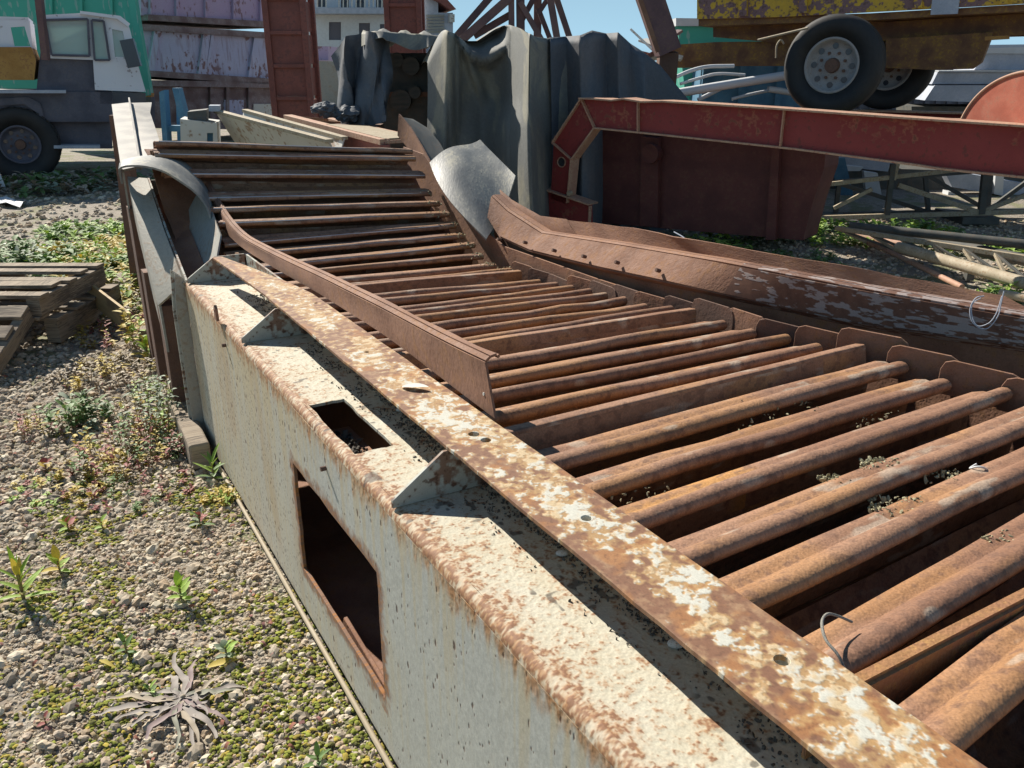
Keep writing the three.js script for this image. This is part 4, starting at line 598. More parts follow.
// ---------------------------------------------------------------- torn dark tarpaulin over an engine, left of it
{
  const t = thing('torn_tarpaulin', 'torn dark grey tarpaulin hanging open over an old engine', 'tarpaulin', Z(370, 112, 9.9).setY(0));
  const key = [[333, 56, 10.0], [340, 42, 9.9], [346, 36, 9.75], [355, 35, 9.85], [362, 33, 9.9], [370, 31, 9.6], [374, 32, 9.5], [382, 34, 9.7], [392, 40, 9.8]], cols = []; for (let k = 0; k < key.length - 1; k++) for (let m = 0; m < 4; m++) cols.push(key[k].map((v, q) => mix(v, key[k + 1][q], m / 4))); cols.push(key[8]);
  part('cloth', hang(cols, 24, ([x, y, z], j, v) => { const yy = mix(y, 128 - Math.max(0, x - 365) * 0.4, v), xx = x + v * (x < 345 ? 10 : x > 384 ? -4 : 2) + 2.5 * Math.sin(v * 7 + x * 0.3); return Z(xx, yy, z - 0.25 * v - 0.12 * Math.sin(x * 0.26 + v * 2.5) * (0.4 + v) - 0.14 * fbm(x * 0.13, v * 5, 4)); }, 0.006), M.tarpDark, t);
  const k2 = [[362, 33, 9.7], [375, 31, 9.5], [390, 32, 9.55], [410, 33, 9.6], [428, 34, 9.6], [440, 36, 9.6]], c2 = []; for (let k = 0; k < 5; k++) for (let m = 0; m < 4; m++) c2.push(k2[k].map((v, q) => mix(v, k2[k + 1][q], m / 4))); c2.push(k2[5]);
  part('flap', hang(c2, 16, ([x, y, z], j, v) => { if (v < 0.4) { const e = 1 - v / 0.4, p = Z(x, y, z); return V3(p.x, p.y - 0.1 * e * e + 0.03 * Math.sin(x * 0.3), p.z - 1.3 * e); } const q = (v - 0.4) / 0.6; return Z(x, y + q * (13 + 4 * Math.sin(x * 0.11) - (x < 385 ? 3 : 0)), z - 0.10 * q - 0.04 * Math.sin(x * 0.4) * q); }, 0.006), M.tarp, t);
  const e = thing('old_engine', 'black greasy engine block under the torn dark tarpaulin', 'engine', Z(405, 112, 10.4).setY(0));
  const b = Z(405, 85, 10.4); part('block', [box(b.x - 0.5, b.x + 0.5, 0.35, 1.75, b.z - 0.5, b.z + 0.1, 0.03)], M.trussDark, e); part('stand', [box(b.x - 0.45, b.x + 0.45, 0, 0.35, b.z - 0.4, b.z)], M.rustDark, e);
  part('shelf', box(b.x - 0.3, b.x + 0.35, 1.28, 1.33, b.z + 0.1, b.z + 0.2), M.rust, e); for (const [x, y, r] of [[398, 60, 0.08], [412, 66, 0.1], [402, 100, 0.12], [416, 92, 0.07]]) { const p = Z(x, y, 10.25); part('cylinder', rod(p, p.clone().add(V3(0, 0, 0.14)), r, 14), M.trussDark, e); }
  const h = thing('crumpled_tarpaulin', 'crumpled dark tarpaulin bundle lying below the torn one', 'tarpaulin', Z(335, 118, 9.4).setY(0));
  for (const [x, y, r] of [[328, 110, 0.12], [318, 109, 0.08], [346, 114, 0.13]]) { const g = new THREE.IcosahedronGeometry(r, 4), c = Z(x, y, 9.4), p = g.attributes.position; for (let i = 0; i < p.count; i++) { const k = 0.62 + 0.9 * Math.abs(fbm(p.getX(i) * 14 + x, p.getY(i) * 18 + p.getZ(i) * 11, 3) - 0.5) * 1.6; p.setXYZ(i, p.getX(i) * k * 1.3, p.getY(i) * k * 0.8, p.getZ(i) * k); } g.computeVertexNormals(); g.translate(c.x, c.y, c.z); part('bundle', g, M.tarpDark, h); }
  part('prop', box(Z(345, 118, 9.5).x - 0.4, Z(345, 118, 9.5).x + 0.4, 0, 1.02, -9.6, -9.2), M.rustDark, h);
}
// ---------------------------------------------------------------- red gooseneck of a low loader
{
  const pl = planeOf(Z(545, 67, 8.3), Z(1024, 67, 6.0)), t = thing('red_gooseneck', 'dark red gooseneck of a low-loader trailer with raised beam and stiffeners', 'trailer gooseneck', pl.hit(700, 150)[2].setY(0));
  const P = (...a) => slab(pl, ...a), n = pl.n.clone(); if (n.dot(pl.o.clone().sub(CAM)) < 0) n.negate();
  part('web', [P([[577, 99], [660, 102], [770, 109], [1024, 127], [1140, 136], [1140, 192], [1024, 178], [912, 165], [790, 149], [640, 133], [590, 128], [567, 160], [563, 206], [545, 200], [548, 143]], 0.014, 0.10, [ring(556, 163, 4.4, 16).reverse()]), P([[496, 178], [545, 192], [586, 206], [588, 262], [497, 250]], 0.014, 0.10)], M.red, t);
  const fl = (pts, w = 0.15) => { const c = pts.map(p => pl.hit(p[0], p[1])[2].addScaledVector(n, 0.135)); return c.slice(1).map((q, k) => bar(c[k], q, w, 0.016)); };
  part('top_flange', fl([[548, 143], [577, 98.5]]), M.redEdge, t); part('top_flange', fl([[577, 98.5], [592, 99], [610, 100.5], [622, 99], [640, 102], [660, 101.5], [770, 108.5], [900, 118], [1024, 126.5], [1140, 135.5]], 0.24), M.redEdge, t);
  part('bottom_flange', fl([[563, 204], [567, 160.5], [590, 128.5], [640, 133.5], [790, 149.5], [912, 165.5], [940, 170], [1024, 178.5], [1140, 192.5]]), M.redEdge, t);
  part('low_flange', fl([[496, 177.5], [545, 191.5], [586, 205.5]], 0.18), M.redEdge, t);
  for (const [a, b] of [[[577, 99], [590, 128]], [[548, 143], [567, 160]], [[634, 102], [634, 132]], [[781, 110], [777, 147]], [[540, 191], [538, 212]], [[586, 207], [584, 250]]]) part('stiffener', bar(pl.hit(...a)[2].addScaledVector(n, 0.078), pl.hit(...b)[2].addScaledVector(n, 0.078), 0.012, 0.044, n), M.redEdge, t);
  part('side_box', P([[508, 190], [522, 140], [560, 124], [802, 148], [800, 175], [788, 212], [778, 252], [508, 226]], 0.4, 0.62), M.redShaded, t);  // its shade is painted in by the darkened red
  part('box_rib', P([[612, 140], [630, 142], [630, 236], [612, 234]], 0.06, 0.55), M.redShaded, t); part('box_rib', P([[748, 148], [756, 149], [752, 250], [742, 250]], 0.06, 0.55), M.redShaded, t);
  { const c = pl.hit(624, 158)[2].addScaledVector(n, 0.24); part('boss', rod(c.clone().addScaledVector(n, 0.25), c.clone().addScaledVector(n, 0.35), 0.09, 16), M.redShaded, t); const c2 = pl.hit(566, 194)[2].addScaledVector(n, 0.09); part('bolt', rod(c2, c2.clone().addScaledVector(n, -0.05), 0.022, 8), M.truss, t); }
  part('hole_ring', (() => { const c = pl.hit(556, 163)[2].addScaledVector(n, 0.095), g = new THREE.TorusGeometry(0.045, 0.006, 6, 20); g.applyQuaternion(new THREE.Quaternion().setFromUnitVectors(V3(0, 0, 1), n)); g.translate(c.x, c.y, c.z); return g; })(), M.redEdge, t);

    // mudguard half-disc facing left
  const c = Z(1036, 152, 6.0), dpl = planeOf(c, c.clone().add(V3(0.28, 0, 0.96))), pts = []; for (let a = -8; a <= 188; a += 7) pts.push([1036 + 81 * Math.cos(a * Math.PI / 180), 152 - 81 * Math.sin(a * Math.PI / 180)]);
  const d = part('mudguard', slab(dpl, pts, 0.012), M.redDisc, t, 'orange-red half-round mudguard plate on the gooseneck beam'); part('edge_bead', wire(pts.map(p => dpl.hit(p[0], p[1])[2]), 0.012, 6, 60), M.redEdge, d);
}
// ---------------------------------------------------------------- yellow trailer standing on the low loader
{
  const pl = planeOf(Z(690, 67, 10.9), Z(1024, 67, 9.0)), n = pl.n.clone(); if (n.dot(pl.o.clone().sub(CAM)) < 0) n.negate();
  const P = (...a) => slab(pl, ...a), c1 = Z(834, 65.5, 9.2), t = thing('yellow_trailer', 'rusty yellow farm trailer with pale-rimmed wheels standing on two steel beams behind the gooseneck', 'trailer', c1.clone().setY(c1.y - 0.485));
  const ax = n.clone().negate();
  part('side_board', P([[697, -70], [1140, -95], [1140, -4], [1000, 5], [870, 12], [780, 17], [697, 19]], 0.06), M.yellow, t);
  part('floor', P([[697, 19], [870, 13], [1140, -3], [1140, 4], [870, 20], [697, 26]], 1.15, 0.05), M.yellowRust, t);
  for (const x of [740, 800, 915, 1000]) part('stake', P([[x, -70], [x + 8, -70], [x + 8, 16 - (x - 740) * 0.045], [x, 16 - (x - 740) * 0.045]], 0.05, -0.05), M.yellow, t);
  part('grey_patch', P([[934, -12], [962, -14], [958, 14], [931, 15]], 0.03, -0.04), M.galv, t);
  part('chassis', [P([[700, 24], [880, 20], [1140, 4], [1140, 30], [1000, 34], [880, 40], [790, 44], [700, 36]], 0.12, 0.45), P([[700, 24], [880, 20], [1140, 4], [1140, 30], [1000, 34], [880, 40], [790, 44], [700, 36]], 0.12, 0.95)], M.yellowRust, t);
  part('drawbar', P([[655, 44], [700, 41], [782, 40], [800, 46], [800, 62], [770, 66], [700, 66], [655, 68]], 0.5, 0.55), M.yellowRust, t);
  part('spring_box', P([[880, 38], [990, 31], [978, 62], [968, 69], [930, 70], [880, 68]], 0.2, 0.35), M.yellowRust, t);
  part('lamp_bar', P([[983, 36], [1008, 35], [1008, 38.5], [983, 40]], 0.03, 0.2), M.amber, t);
  wheel(c1, ax, 0.485, 0.30, t, 0.56); const c2 = c1.clone().addScaledVector(n, 1.5); c2.x += 0.30; wheel(c2, ax, 0.485, 0.30, t, 0.56);
  part('axle', rod(c1, c2, 0.05), M.rustDark, t); part('brake_rod', rod(Z(758, 40, 9.6), Z(808, 28, 9.2), 0.012), M.truss, t); part('hook', wire([Z(776, 58, 9.9), Z(777, 45, 9.9), Z(781, 40, 9.9), Z(784, 44, 9.9)], 0.01), M.truss, t);
  const far = c1.clone().addScaledVector(pl.d, 3.1); wheel(far, ax, 0.485, 0.30, t, 0.56);
  for (const [o, lb] of [[0.0, 'near steel beam carrying the visible wheel of the yellow trailer'], [1.5, 'rear steel beam carrying the hidden side of the yellow trailer']]) {
    const m = c1.clone().addScaledVector(n, o), y = c1.y - 0.485, s = thing('trailer_bearer', lb, 'steel beam', m.clone().setY(0), 'beams under the yellow trailer'), p0 = m.clone().addScaledVector(pl.d, -1.3).setY(y - 0.012), p1 = m.clone().addScaledVector(pl.d, 4).setY(y - 0.012);
    part('top_flange', bar(p0, p1, 0.24, 0.02), M.redEdge, s); part('web', bar(p0.clone().setY(y - 0.16), p1.clone().setY(y - 0.16), 0.02, 0.27), M.red, s); part('bottom_flange', bar(p0.clone().setY(y - 0.30), p1.clone().setY(y - 0.30), 0.24, 0.016), M.redEdge, s);
    for (const f of [0.02, 0.98]) { const q = p0.clone().lerp(p1, f); part('prop', box(q.x - 0.09, q.x + 0.09, 0, y - 0.31, q.z - 0.09, q.z + 0.09), M.rustDark, s); }
  }
}
// ---------------------------------------------------------------- dark boom leaning over the drawbar, gantry, further junk
{
  const z = 9.7, b = thing('leaning_boom', 'dark rusty box-section boom leaning against the yellow drawbar', 'boom', Z(668, 60, z).setY(0)), dir = Z(668, 56, z).sub(Z(630, -40, z)).normalize();
  part('box_section', bar(Z(630, -60, z), Z(668, 52, z), 0.24, 0.34, FZ), M.boom, b); part('edge_strip', bar(Z(620, -60, z - 0.17), Z(658, 52, z - 0.17), 0.05, 0.03, FZ), M.rust, b); part('foot', bar(Z(668, 52, z), V3(Z(668, 52, z).x, 0, -z - 0.2), 0.2, 0.2), M.rustDark, b);
  const g = thing('crane_gantry', 'dark red lattice gantry of a crane against the sky above the tarpaulin', 'crane gantry', Z(515, 67, 15).setY(0));
  for (const [a, c, d, e, w, zz] of [[500, -14, 455, 38, 0.11, 15.4], [514, -6, 462, 40, 0.13, 15], [510, 15, 474, 36, 0.11, 15.2], [511, -30, 512, 70, 0.10, 15], [520, -30, 521, 70, 0.14, 15.1], [520, 2, 544, 44, 0.09, 15], [536, -6, 521, 22, 0.09, 15.3], [538, -20, 537, 70, 0.13, 15.6], [538, 8, 552, 44, 0.08, 15.3], [547, -20, 558, 44, 0.11, 15], [555, -6, 571, 42, 0.10, 15.5], [547, 0, 538, 14, 0.08, 15.2], [476, -16, 512, -14, 0.10, 15], [512, -12, 556, -10, 0.12, 15.3]]) part('strut', bar(Z(a, c, zz), Z(d, e, zz), w, w), M.boom, g);
  const q = Z(515, 60, 15.2); part('base', box(q.x - 0.9, q.x + 1.0, 0, 1.75, q.z - 0.6, q.z + 0.4, 0.02), M.boom, g);
  // white pipe frame
  const w = thing('white_pipe_frame', 'bundle of thin white pipes and rails lying behind the gooseneck beam', 'pipes', Z(735, 110, 10.2).setY(0));
  const pp = (pts, r, zz = 10.4) => part('pipe', wire(pts.map((p, k) => Z(p[0], p[1], zz + k * 0.02)), r, 8, 30), M.render, w);
  pp([[676, 77], [690, 71], [706, 67], [734, 66]], 0.022); pp([[680, 84], [700, 78], [716, 74], [745, 75]], 0.018, 10.6); pp([[672, 94], [720, 86], [796, 74]], 0.05, 10.2); pp([[698, 100], [712, 93], [726, 86]], 0.025); pp([[732, 99], [752, 94], [772, 90]], 0.018); pp([[768, 89], [782, 91], [800, 94]], 0.035, 10.3);
  const c = Z(735, 100, 11); part('bearer', [box(c.x - 1.0, c.x + 1.0, 0, 1.12, c.z - 0.2, c.z + 0.5, 0.02)], M.trussDark, w);
  const u = thing('blue_crate', 'faded blue steel crate behind the white pipes', 'crate', Z(760, 100, 12).setY(0)), uc = Z(755, 90, 12); part('box', box(uc.x - 0.75, uc.x + 0.9, 0.08, 1.68, uc.z - 1, uc.z, 0.03), M.blue, u); for (const k of [-0.7, -0.2, 0.3, 0.8]) part('rib', box(uc.x + k - 0.03, uc.x + k + 0.05, 0.0, 1.66, uc.z, uc.z + 0.05), M.blue, u);
  // green hull and pale heap under the trailer
  const gh = planeOf(Z(670, 67, 12.5), Z(800, 67, 12.5)), gt = thing('green_boat', 'weathered green hull lying behind the leaning boom', 'boat hull', Z(735, 60, 13).setY(0));
  part('hull', slab(gh, [[678, 24], [800, 26], [800, 130], [690, 130], [682, 60]], 1.2, 0.05), M.green, gt); part('rim', slab(gh, [[676, 18], [800, 20], [800, 26], [676, 26]], 1.3, 0.0), M.render, gt);
  const he = thing('rubble_heap', 'pale heap of broken panels between the tarpaulin and the leaning boom', 'rubble', Z(640, 70, 11).setY(0));
  for (let k = 0; k < 16; k++) { const p = Z(R(618, 664), R(40, 70), R(10.9, 11.6)); const bb = bar(p, p.clone().add(V3(R(-0.4, 0.4), R(-0.2, 0.25), R(-0.3, 0.3))), R(0.08, 0.3), R(0.02, 0.05), V3(R(-0.4, 0.4), 1, R(-0.3, 0.3))); part('broken_panel', bb, [M.white, M.hullRust, M.white, M.brick][k & 3], he); }
  { const p = Z(640, 66, 11.2); part('mound', new THREE.ConeGeometry(0.9, p.y + 0.05, 9).translate(p.x, (p.y + 0.05) / 2, p.z), M.bole, he); }
  // stacked grey sheets, right
  const sp_ = planeOf(Z(900, 67, 12.6), Z(1060, 67, 12.2)), rr = (a, b2, c2, d2) => [[a, c2], [b2, c2], [b2 + 40, d2], [a - (d2 - c2) * 0.8, d2]];
  const st = thing('grey_sheet_stack', 'stack of pale grey metal troughs behind the orange-red mudguard', 'metal sheets', sp_.hit(990, 100)[2].setY(0));
  part('trough', slab(sp_, [[985, 54], [1090, 52], [1090, 70], [974, 70]], 1.0, 0.0), M.galv, st); part('trough', slab(sp_, [[936, 72], [1090, 72], [1090, 84], [930, 84]], 1.3, -0.1), M.galv, st); part('trough', slab(sp_, [[932, 85], [1090, 85], [1090, 106], [922, 100]], 1.5, -0.15), M.galv, st);
  part('painted_lit_edge', [slab(sp_, [[984, 48], [1090, 46], [1090, 53.6], [982, 53.6]], 1.05, -0.02), slab(sp_, [[936, 70.5], [1090, 70.6], [1090, 71.7], [936, 71.7]], 1.3, -0.14)], M.render, st); part('bearer', slab(sp_, [[915, 107], [1090, 108], [1090, 200], [915, 200]], 1.0, 0.2), M.trussDark, st);  // whiter strips paint in the sunlit top edges of the grey troughs
  // slatted blue-grey plates behind the truss
  const pp2 = planeOf(Z(780, 67, 11.6), Z(1040, 67, 11.3)), pt = thing('grey_plates', 'slanting blue-grey plates and pale scraps stacked behind the lattice truss', 'scrap plates', pp2.hit(900, 200)[2].setY(0));
  part('plate', slab(pp2, [[800, 146], [905, 158], [900, 176], [806, 166]], 0.4, 0.5), M.galv, pt); part('plate', slab(pp2, [[946, 170], [1060, 190], [1060, 205], [955, 188]], 0.2, 0.1), M.galv, pt); part('plate', slab(pp2, [[950, 192], [1060, 212], [1060, 232], [946, 214]], 0.2, 0.05), M.render, pt); part('plank', slab(pp2, [[831, 158], [845, 158], [858, 216], [842, 218]], 0.06, 0.0), M.blue, pt);
  for (const g of [slab(pp2, [[803, 158], [814, 165], [812, 171], [802, 170]], 0.1, 0.2), slab(pp2, [[866, 172], [880, 174], [884, 196], [868, 190]], 0.1, 0.1), slab(pp2, [[848, 166], [866, 168], [862, 172], [850, 172]], 0.1, 0.1), slab(pp2, [[920, 192], [930, 194], [930, 204], [920, 203]], 0.1, 0.0), slab(pp2, [[996, 170], [1004, 172], [1003, 196], [994, 194]], 0.1, 0.0)]) part('scrap', g, M.render, pt); part('dark_backing', slab(pp2, [[790, 170], [1090, 180], [1090, 226], [790, 222]], 0.5, 0.62), M.trussDark, pt);
  // pale blue container closing the view at the back right
  const cw = planeOf(Z(640, 67, 17), Z(1080, 67, 16)), ct = thing('blue_container', 'long dull blue container at the back of the yard behind the trailer', 'container', cw.hit(860, 90)[2].setY(0)); part('wall', slab(cw, [[668, 52], [1130, 46], [1130, 160], [668, 160]], 2.4, 0.06), M.chassis, ct); for (let x = 672; x < 1120; x += 11) part('corrugation', slab(cw, [[x, 53], [x + 5, 53], [x + 5, 159], [x, 159]], 0.05, 0.01), M.chassis, ct); part('top_rail', slab(cw, [[666, 49], [1132, 43], [1132, 48], [666, 54]], 0.1, -0.03), M.galv, ct);
}
// ---------------------------------------------------------------- lattice truss and pipes on the ground, right
{
  const mk = (pl, off, m, t) => { const n = pl.n.clone(); if (n.dot(pl.o.clone().sub(CAM)) < 0) n.negate(); const H = (x, y) => pl.hit(x, y)[2].addScaledVector(n, off); return (nm, a, b, w) => part(nm, bar(H(...a), H(...b), w, w), m, t); };
  const t = thing('lattice_truss', 'rusty tan lattice truss lying on the ground under the gooseneck beam', 'lattice truss', gp(900, 236).setY(0)), pl = planeOf(Z(780, 67, 9.5), Z(1060, 67, 9.1));
  const f = mk(pl, 0, M.truss, t), k = mk(pl, 0.55, M.trussDark, t), d = mk(pl, 0.0, M.trussDark, t);
  f('chord', [799, 187.5], [1000, 165], 0.045); f('chord', [784, 219], [1080, 210], 0.05); d('post', [822, 163], [811, 217], 0.05); f('post', [826, 160], [818, 188], 0.045); d('post', [893, 164], [887, 215], 0.055); f('post', [898, 160], [893, 180], 0.05); d('post', [986, 166], [981, 214], 0.065); f('brace', [834, 208], [872, 189], 0.04); f('brace', [898, 185], [981, 213], 0.05); f('brace', [985, 210], [1080, 175], 0.045); f('brace', [796, 207], [812, 216], 0.035);
  k('chord', [800, 192], [1060, 172], 0.05); k('chord', [790, 224], [1080, 218], 0.06); k('post', [850, 188], [846, 222], 0.05); k('post', [941, 178], [944, 220], 0.05); k('post', [1010, 176], [1006, 218], 0.06); k('brace', [850, 190], [944, 220], 0.045); k('brace', [944, 182], [1006, 218], 0.045); k('brace', [1010, 216], [1060, 180], 0.045);
  const t2 = thing('lattice_truss', 'second tan lattice truss lying flat on the gravel in front of the standing one', 'lattice truss', gp(950, 255).setY(0)), g1 = (k) => onH(mix(836, 1090, k), mix(228, 268, k), 0.20), g2 = (k) => onH(mix(868, 1090, k), mix(243, 300, k), 0.06);
  part('chord', bar(g1(0), g1(1), 0.04, 0.04), M.truss, t2); part('chord', bar(g2(0), g2(1), 0.04, 0.04), M.redEdge, t2); for (let k = 0; k < 8; k++) { part('rung', bar(g1(k / 8), g2(k / 8), 0.025, 0.025), M.truss, t2); part('brace', bar(g1(k / 8), g2((k + 1) / 8), 0.02, 0.02), M.trussDark, t2); }
  for (const [x, y] of [[840, 221], [980, 214]]) { const p = pl.hit(x, y)[2]; part('packing', box(p.x - 0.2, p.x + 0.2, 0, p.y - 0.03, p.z - 0.6, p.z + 0.05), M.trussDark, t); }
  const G = (x, y, h) => onH(x, y, h);
  const lie = (a, b, r, h, m, label, nm = 'steel_pipe', cat = 'pipe') => single(nm, rod(G(...a, h), G(...b, h), r, 12), m, G((a[0] + b[0]) / 2, (a[1] + b[1]) / 2, 0), label, cat, null);
  lie([898, 247], [1090, 302], 0.045, 0.16, M.truss, 'thick tan rusty pipe lying slantwise in front of the lattice truss'); lie([861, 238], [962, 287], 0.022, 0.05, M.redEdge, 'thin rusty bar lying on the gravel under the tan pipe', 'steel_bar', 'bar'); lie([884, 230], [1100, 276], 0.05, 0.12, M.trussDark, 'dark pipe lying between the truss and the tan pipe'); lie([850, 226], [1060, 248], 0.04, 0.22, M.trussDark, 'dark thin pipe lying tight below the truss'); lie([1000, 293], [1100, 313], 0.03, 0.12, M.truss, 'short tan pipe end poking past the skirt beam'); lie([855, 234], [905, 246], 0.05, 0.07, M.redEdge, 'short reddish pipe stub at the end of the tan pipe');
  for (const [x, y] of [[905, 252], [968, 280]]) { const p = G(x, y, 0); single('pipe_prop', box(p.x - 0.03, p.x + 0.03, 0, 0.15, p.z - 0.03, p.z + 0.03), M.trussDark, p, x < 920 ? 'small dark post propping the far end of the tan pipe' : 'small dark post propping the middle of the tan pipe', 'prop', 'props under the tan pipe'); }
}
// ---------------------------------------------------------------- pallets, timbers, bits on the left
{
  const t = thing('pallet', 'grey weathered wooden pallet lying flat on top of the pallet pile', 'pallet', V3(-3.1, 0.2, -5.05));
  const B3 = (x0, x1, y0, y1, z0, z1, m, nm, p) => part(nm, box(x0, x1, y0, y1, z0, z1, 0.004), m, p);
  for (const [k, h] of [[0, 0], [1, 0.006], [2, -0.003], [3, 0.004], [4, 0]]) part('deck_board', bar(V3(-3.75, 0.346 + h, -4.80 - k * 0.19 + R(-0.015, 0.015)), V3(-2.52 + R(-0.04, 0.03), 0.346 + h + R(-0.004, 0.004), -4.80 - k * 0.19 + R(-0.02, 0.02)), R(0.09, 0.13), 0.022, V3(R(-0.02, 0.02), 1, R(-0.03, 0.03)), 0.004), M.wood, t);
  for (const x of [-3.7, -3.12, -2.57]) B3(x - 0.04, x + 0.04, 0.225, 0.334, -5.6, -4.76, M.wood, 'bearer', t);
  B3(-3.75, -2.54, 0.203, 0.223, -4.86, -4.74, M.wood, 'base_board', t); B3(-3.75, -2.54, 0.203, 0.223, -5.6, -5.48, M.wood, 'base_board', t);
  const u = thing('pallet', 'dark wooden pallet leaning at the front of the pallet pile', 'pallet', V3(-2.95, 0, -4.4)), rot = new THREE.Matrix4().makeRotationX(0.42).setPosition(-2.98, 0.12, -4.45);
  const PB = (x0, x1, y0, y1, z0, z1, nm) => part(nm, box(x0, x1, y0, y1, z0, z1, 0.004).applyMatrix4(rot), M.wood, u);
  for (let k = 0; k < 4; k++) PB(-0.75 + R(0, 0.02), 0.42 + R(-0.02, 0.02), 0.05, 0.072, -0.30 + k * 0.175, -0.30 + k * 0.175 + 0.105, 'deck_board'); for (const x of [-0.5, 0.05, 0.36]) PB(x, x + 0.06, -0.03, 0.048, -0.29, 0.33, 'bearer'); PB(-0.75, 0.42, -0.055, -0.034, 0.2, 0.31, 'base_board');
  const w = thing('pallet', 'half-hidden wooden pallet at the bottom of the pallet pile', 'pallet', V3(-3.3, 0, -5.3)); for (let k = 0; k < 4; k++) part('deck_board', box(-3.8, -2.5, 0.165, 0.185, -4.86 - k * 0.24 - 0.13, -4.86 - k * 0.24, 0.004), M.wood, w); for (const x of [-3.7, -3.1, -2.56]) part('bearer', box(x - 0.04, x + 0.04, 0.02, 0.163, -5.75, -4.88, 0.004), M.wood, w);
  for (const o of [t, u, w]) o.position.x -= 0.24;
  const tan = thing('tan_block', 'tan plank end sticking out beside the pallet pile', 'plank', V3(-2.4, 0, -5.2)); part('plank', bar(V3(-3.1, 0.23, -5.75), V3(-2.36, 0.11, -4.98), 0.02, 0.15), M.woodTan, tan); part('face_board', bar(V3(-2.42, 0.31, -5.8), V3(-2.12, 0.30, -5.7), 0.36, 0.02), M.woodTan, tan); part('rest', box(-2.5, -2.2, 0, 0.28, -5.9, -5.72), M.wood, tan);
  for (const [a, b, h, lb] of [[V3(-2.42, 0.05, -5.32), V3(-1.85, 0.05, -5.5), 0.1, 'short dark timber on the ground right of the pallets'], [V3(-2.3, 0.05, -4.95), V3(-1.88, 0.05, -5.05), 0.09, 'stubby grey timber lying in the weeds near the pallets'], [V3(-2.9, 0.06, -6.5), V3(-2.15, 0.06, -6.75), 0.12, 'long dark timber lying behind the pallet pile']]) single('timber', bar(a, b, 0.11, h, V3(0, 1, 0), 0.008), M.wood, a.clone().setY(0), lb, 'timber');
  const P = thing('support_timber', 'thick dark timber block under the bolted joint of the painted frame', 'timber', W(0.45, 0, 3.9)), bp = onH(206, 442, 0.06); part('beam', bar(W(0.475, 0.06, 3.42), W(0.50, 0.06, 4.3), 0.085, 0.12, V3(0, 1, 0), 0.012), M.wood, P);
  single('white_stick', bar(gp(-6, 186).add(V3(0, 0.6, 0)), gp(5, 192).add(V3(0, 0.02, 0)), 0.05, 0.05), M.white, gp(4, 192), 'white stick leaning at the edge of the weeds near the truck wheel', 'stick');
  single('plastic_scrap', sheet(patch([gp(0, 200), gp(28, 204), gp(20, 208), gp(-6, 206)], 4, 0, (p, u2, v2) => { p.y += 0.03 + 0.025 * Math.sin(u2 * 6 + v2 * 5); }), 0.004), M.render, gp(12, 205), 'crumpled white plastic scrap on the ground by the truck', 'plastic scrap');
}
console.log('background done');
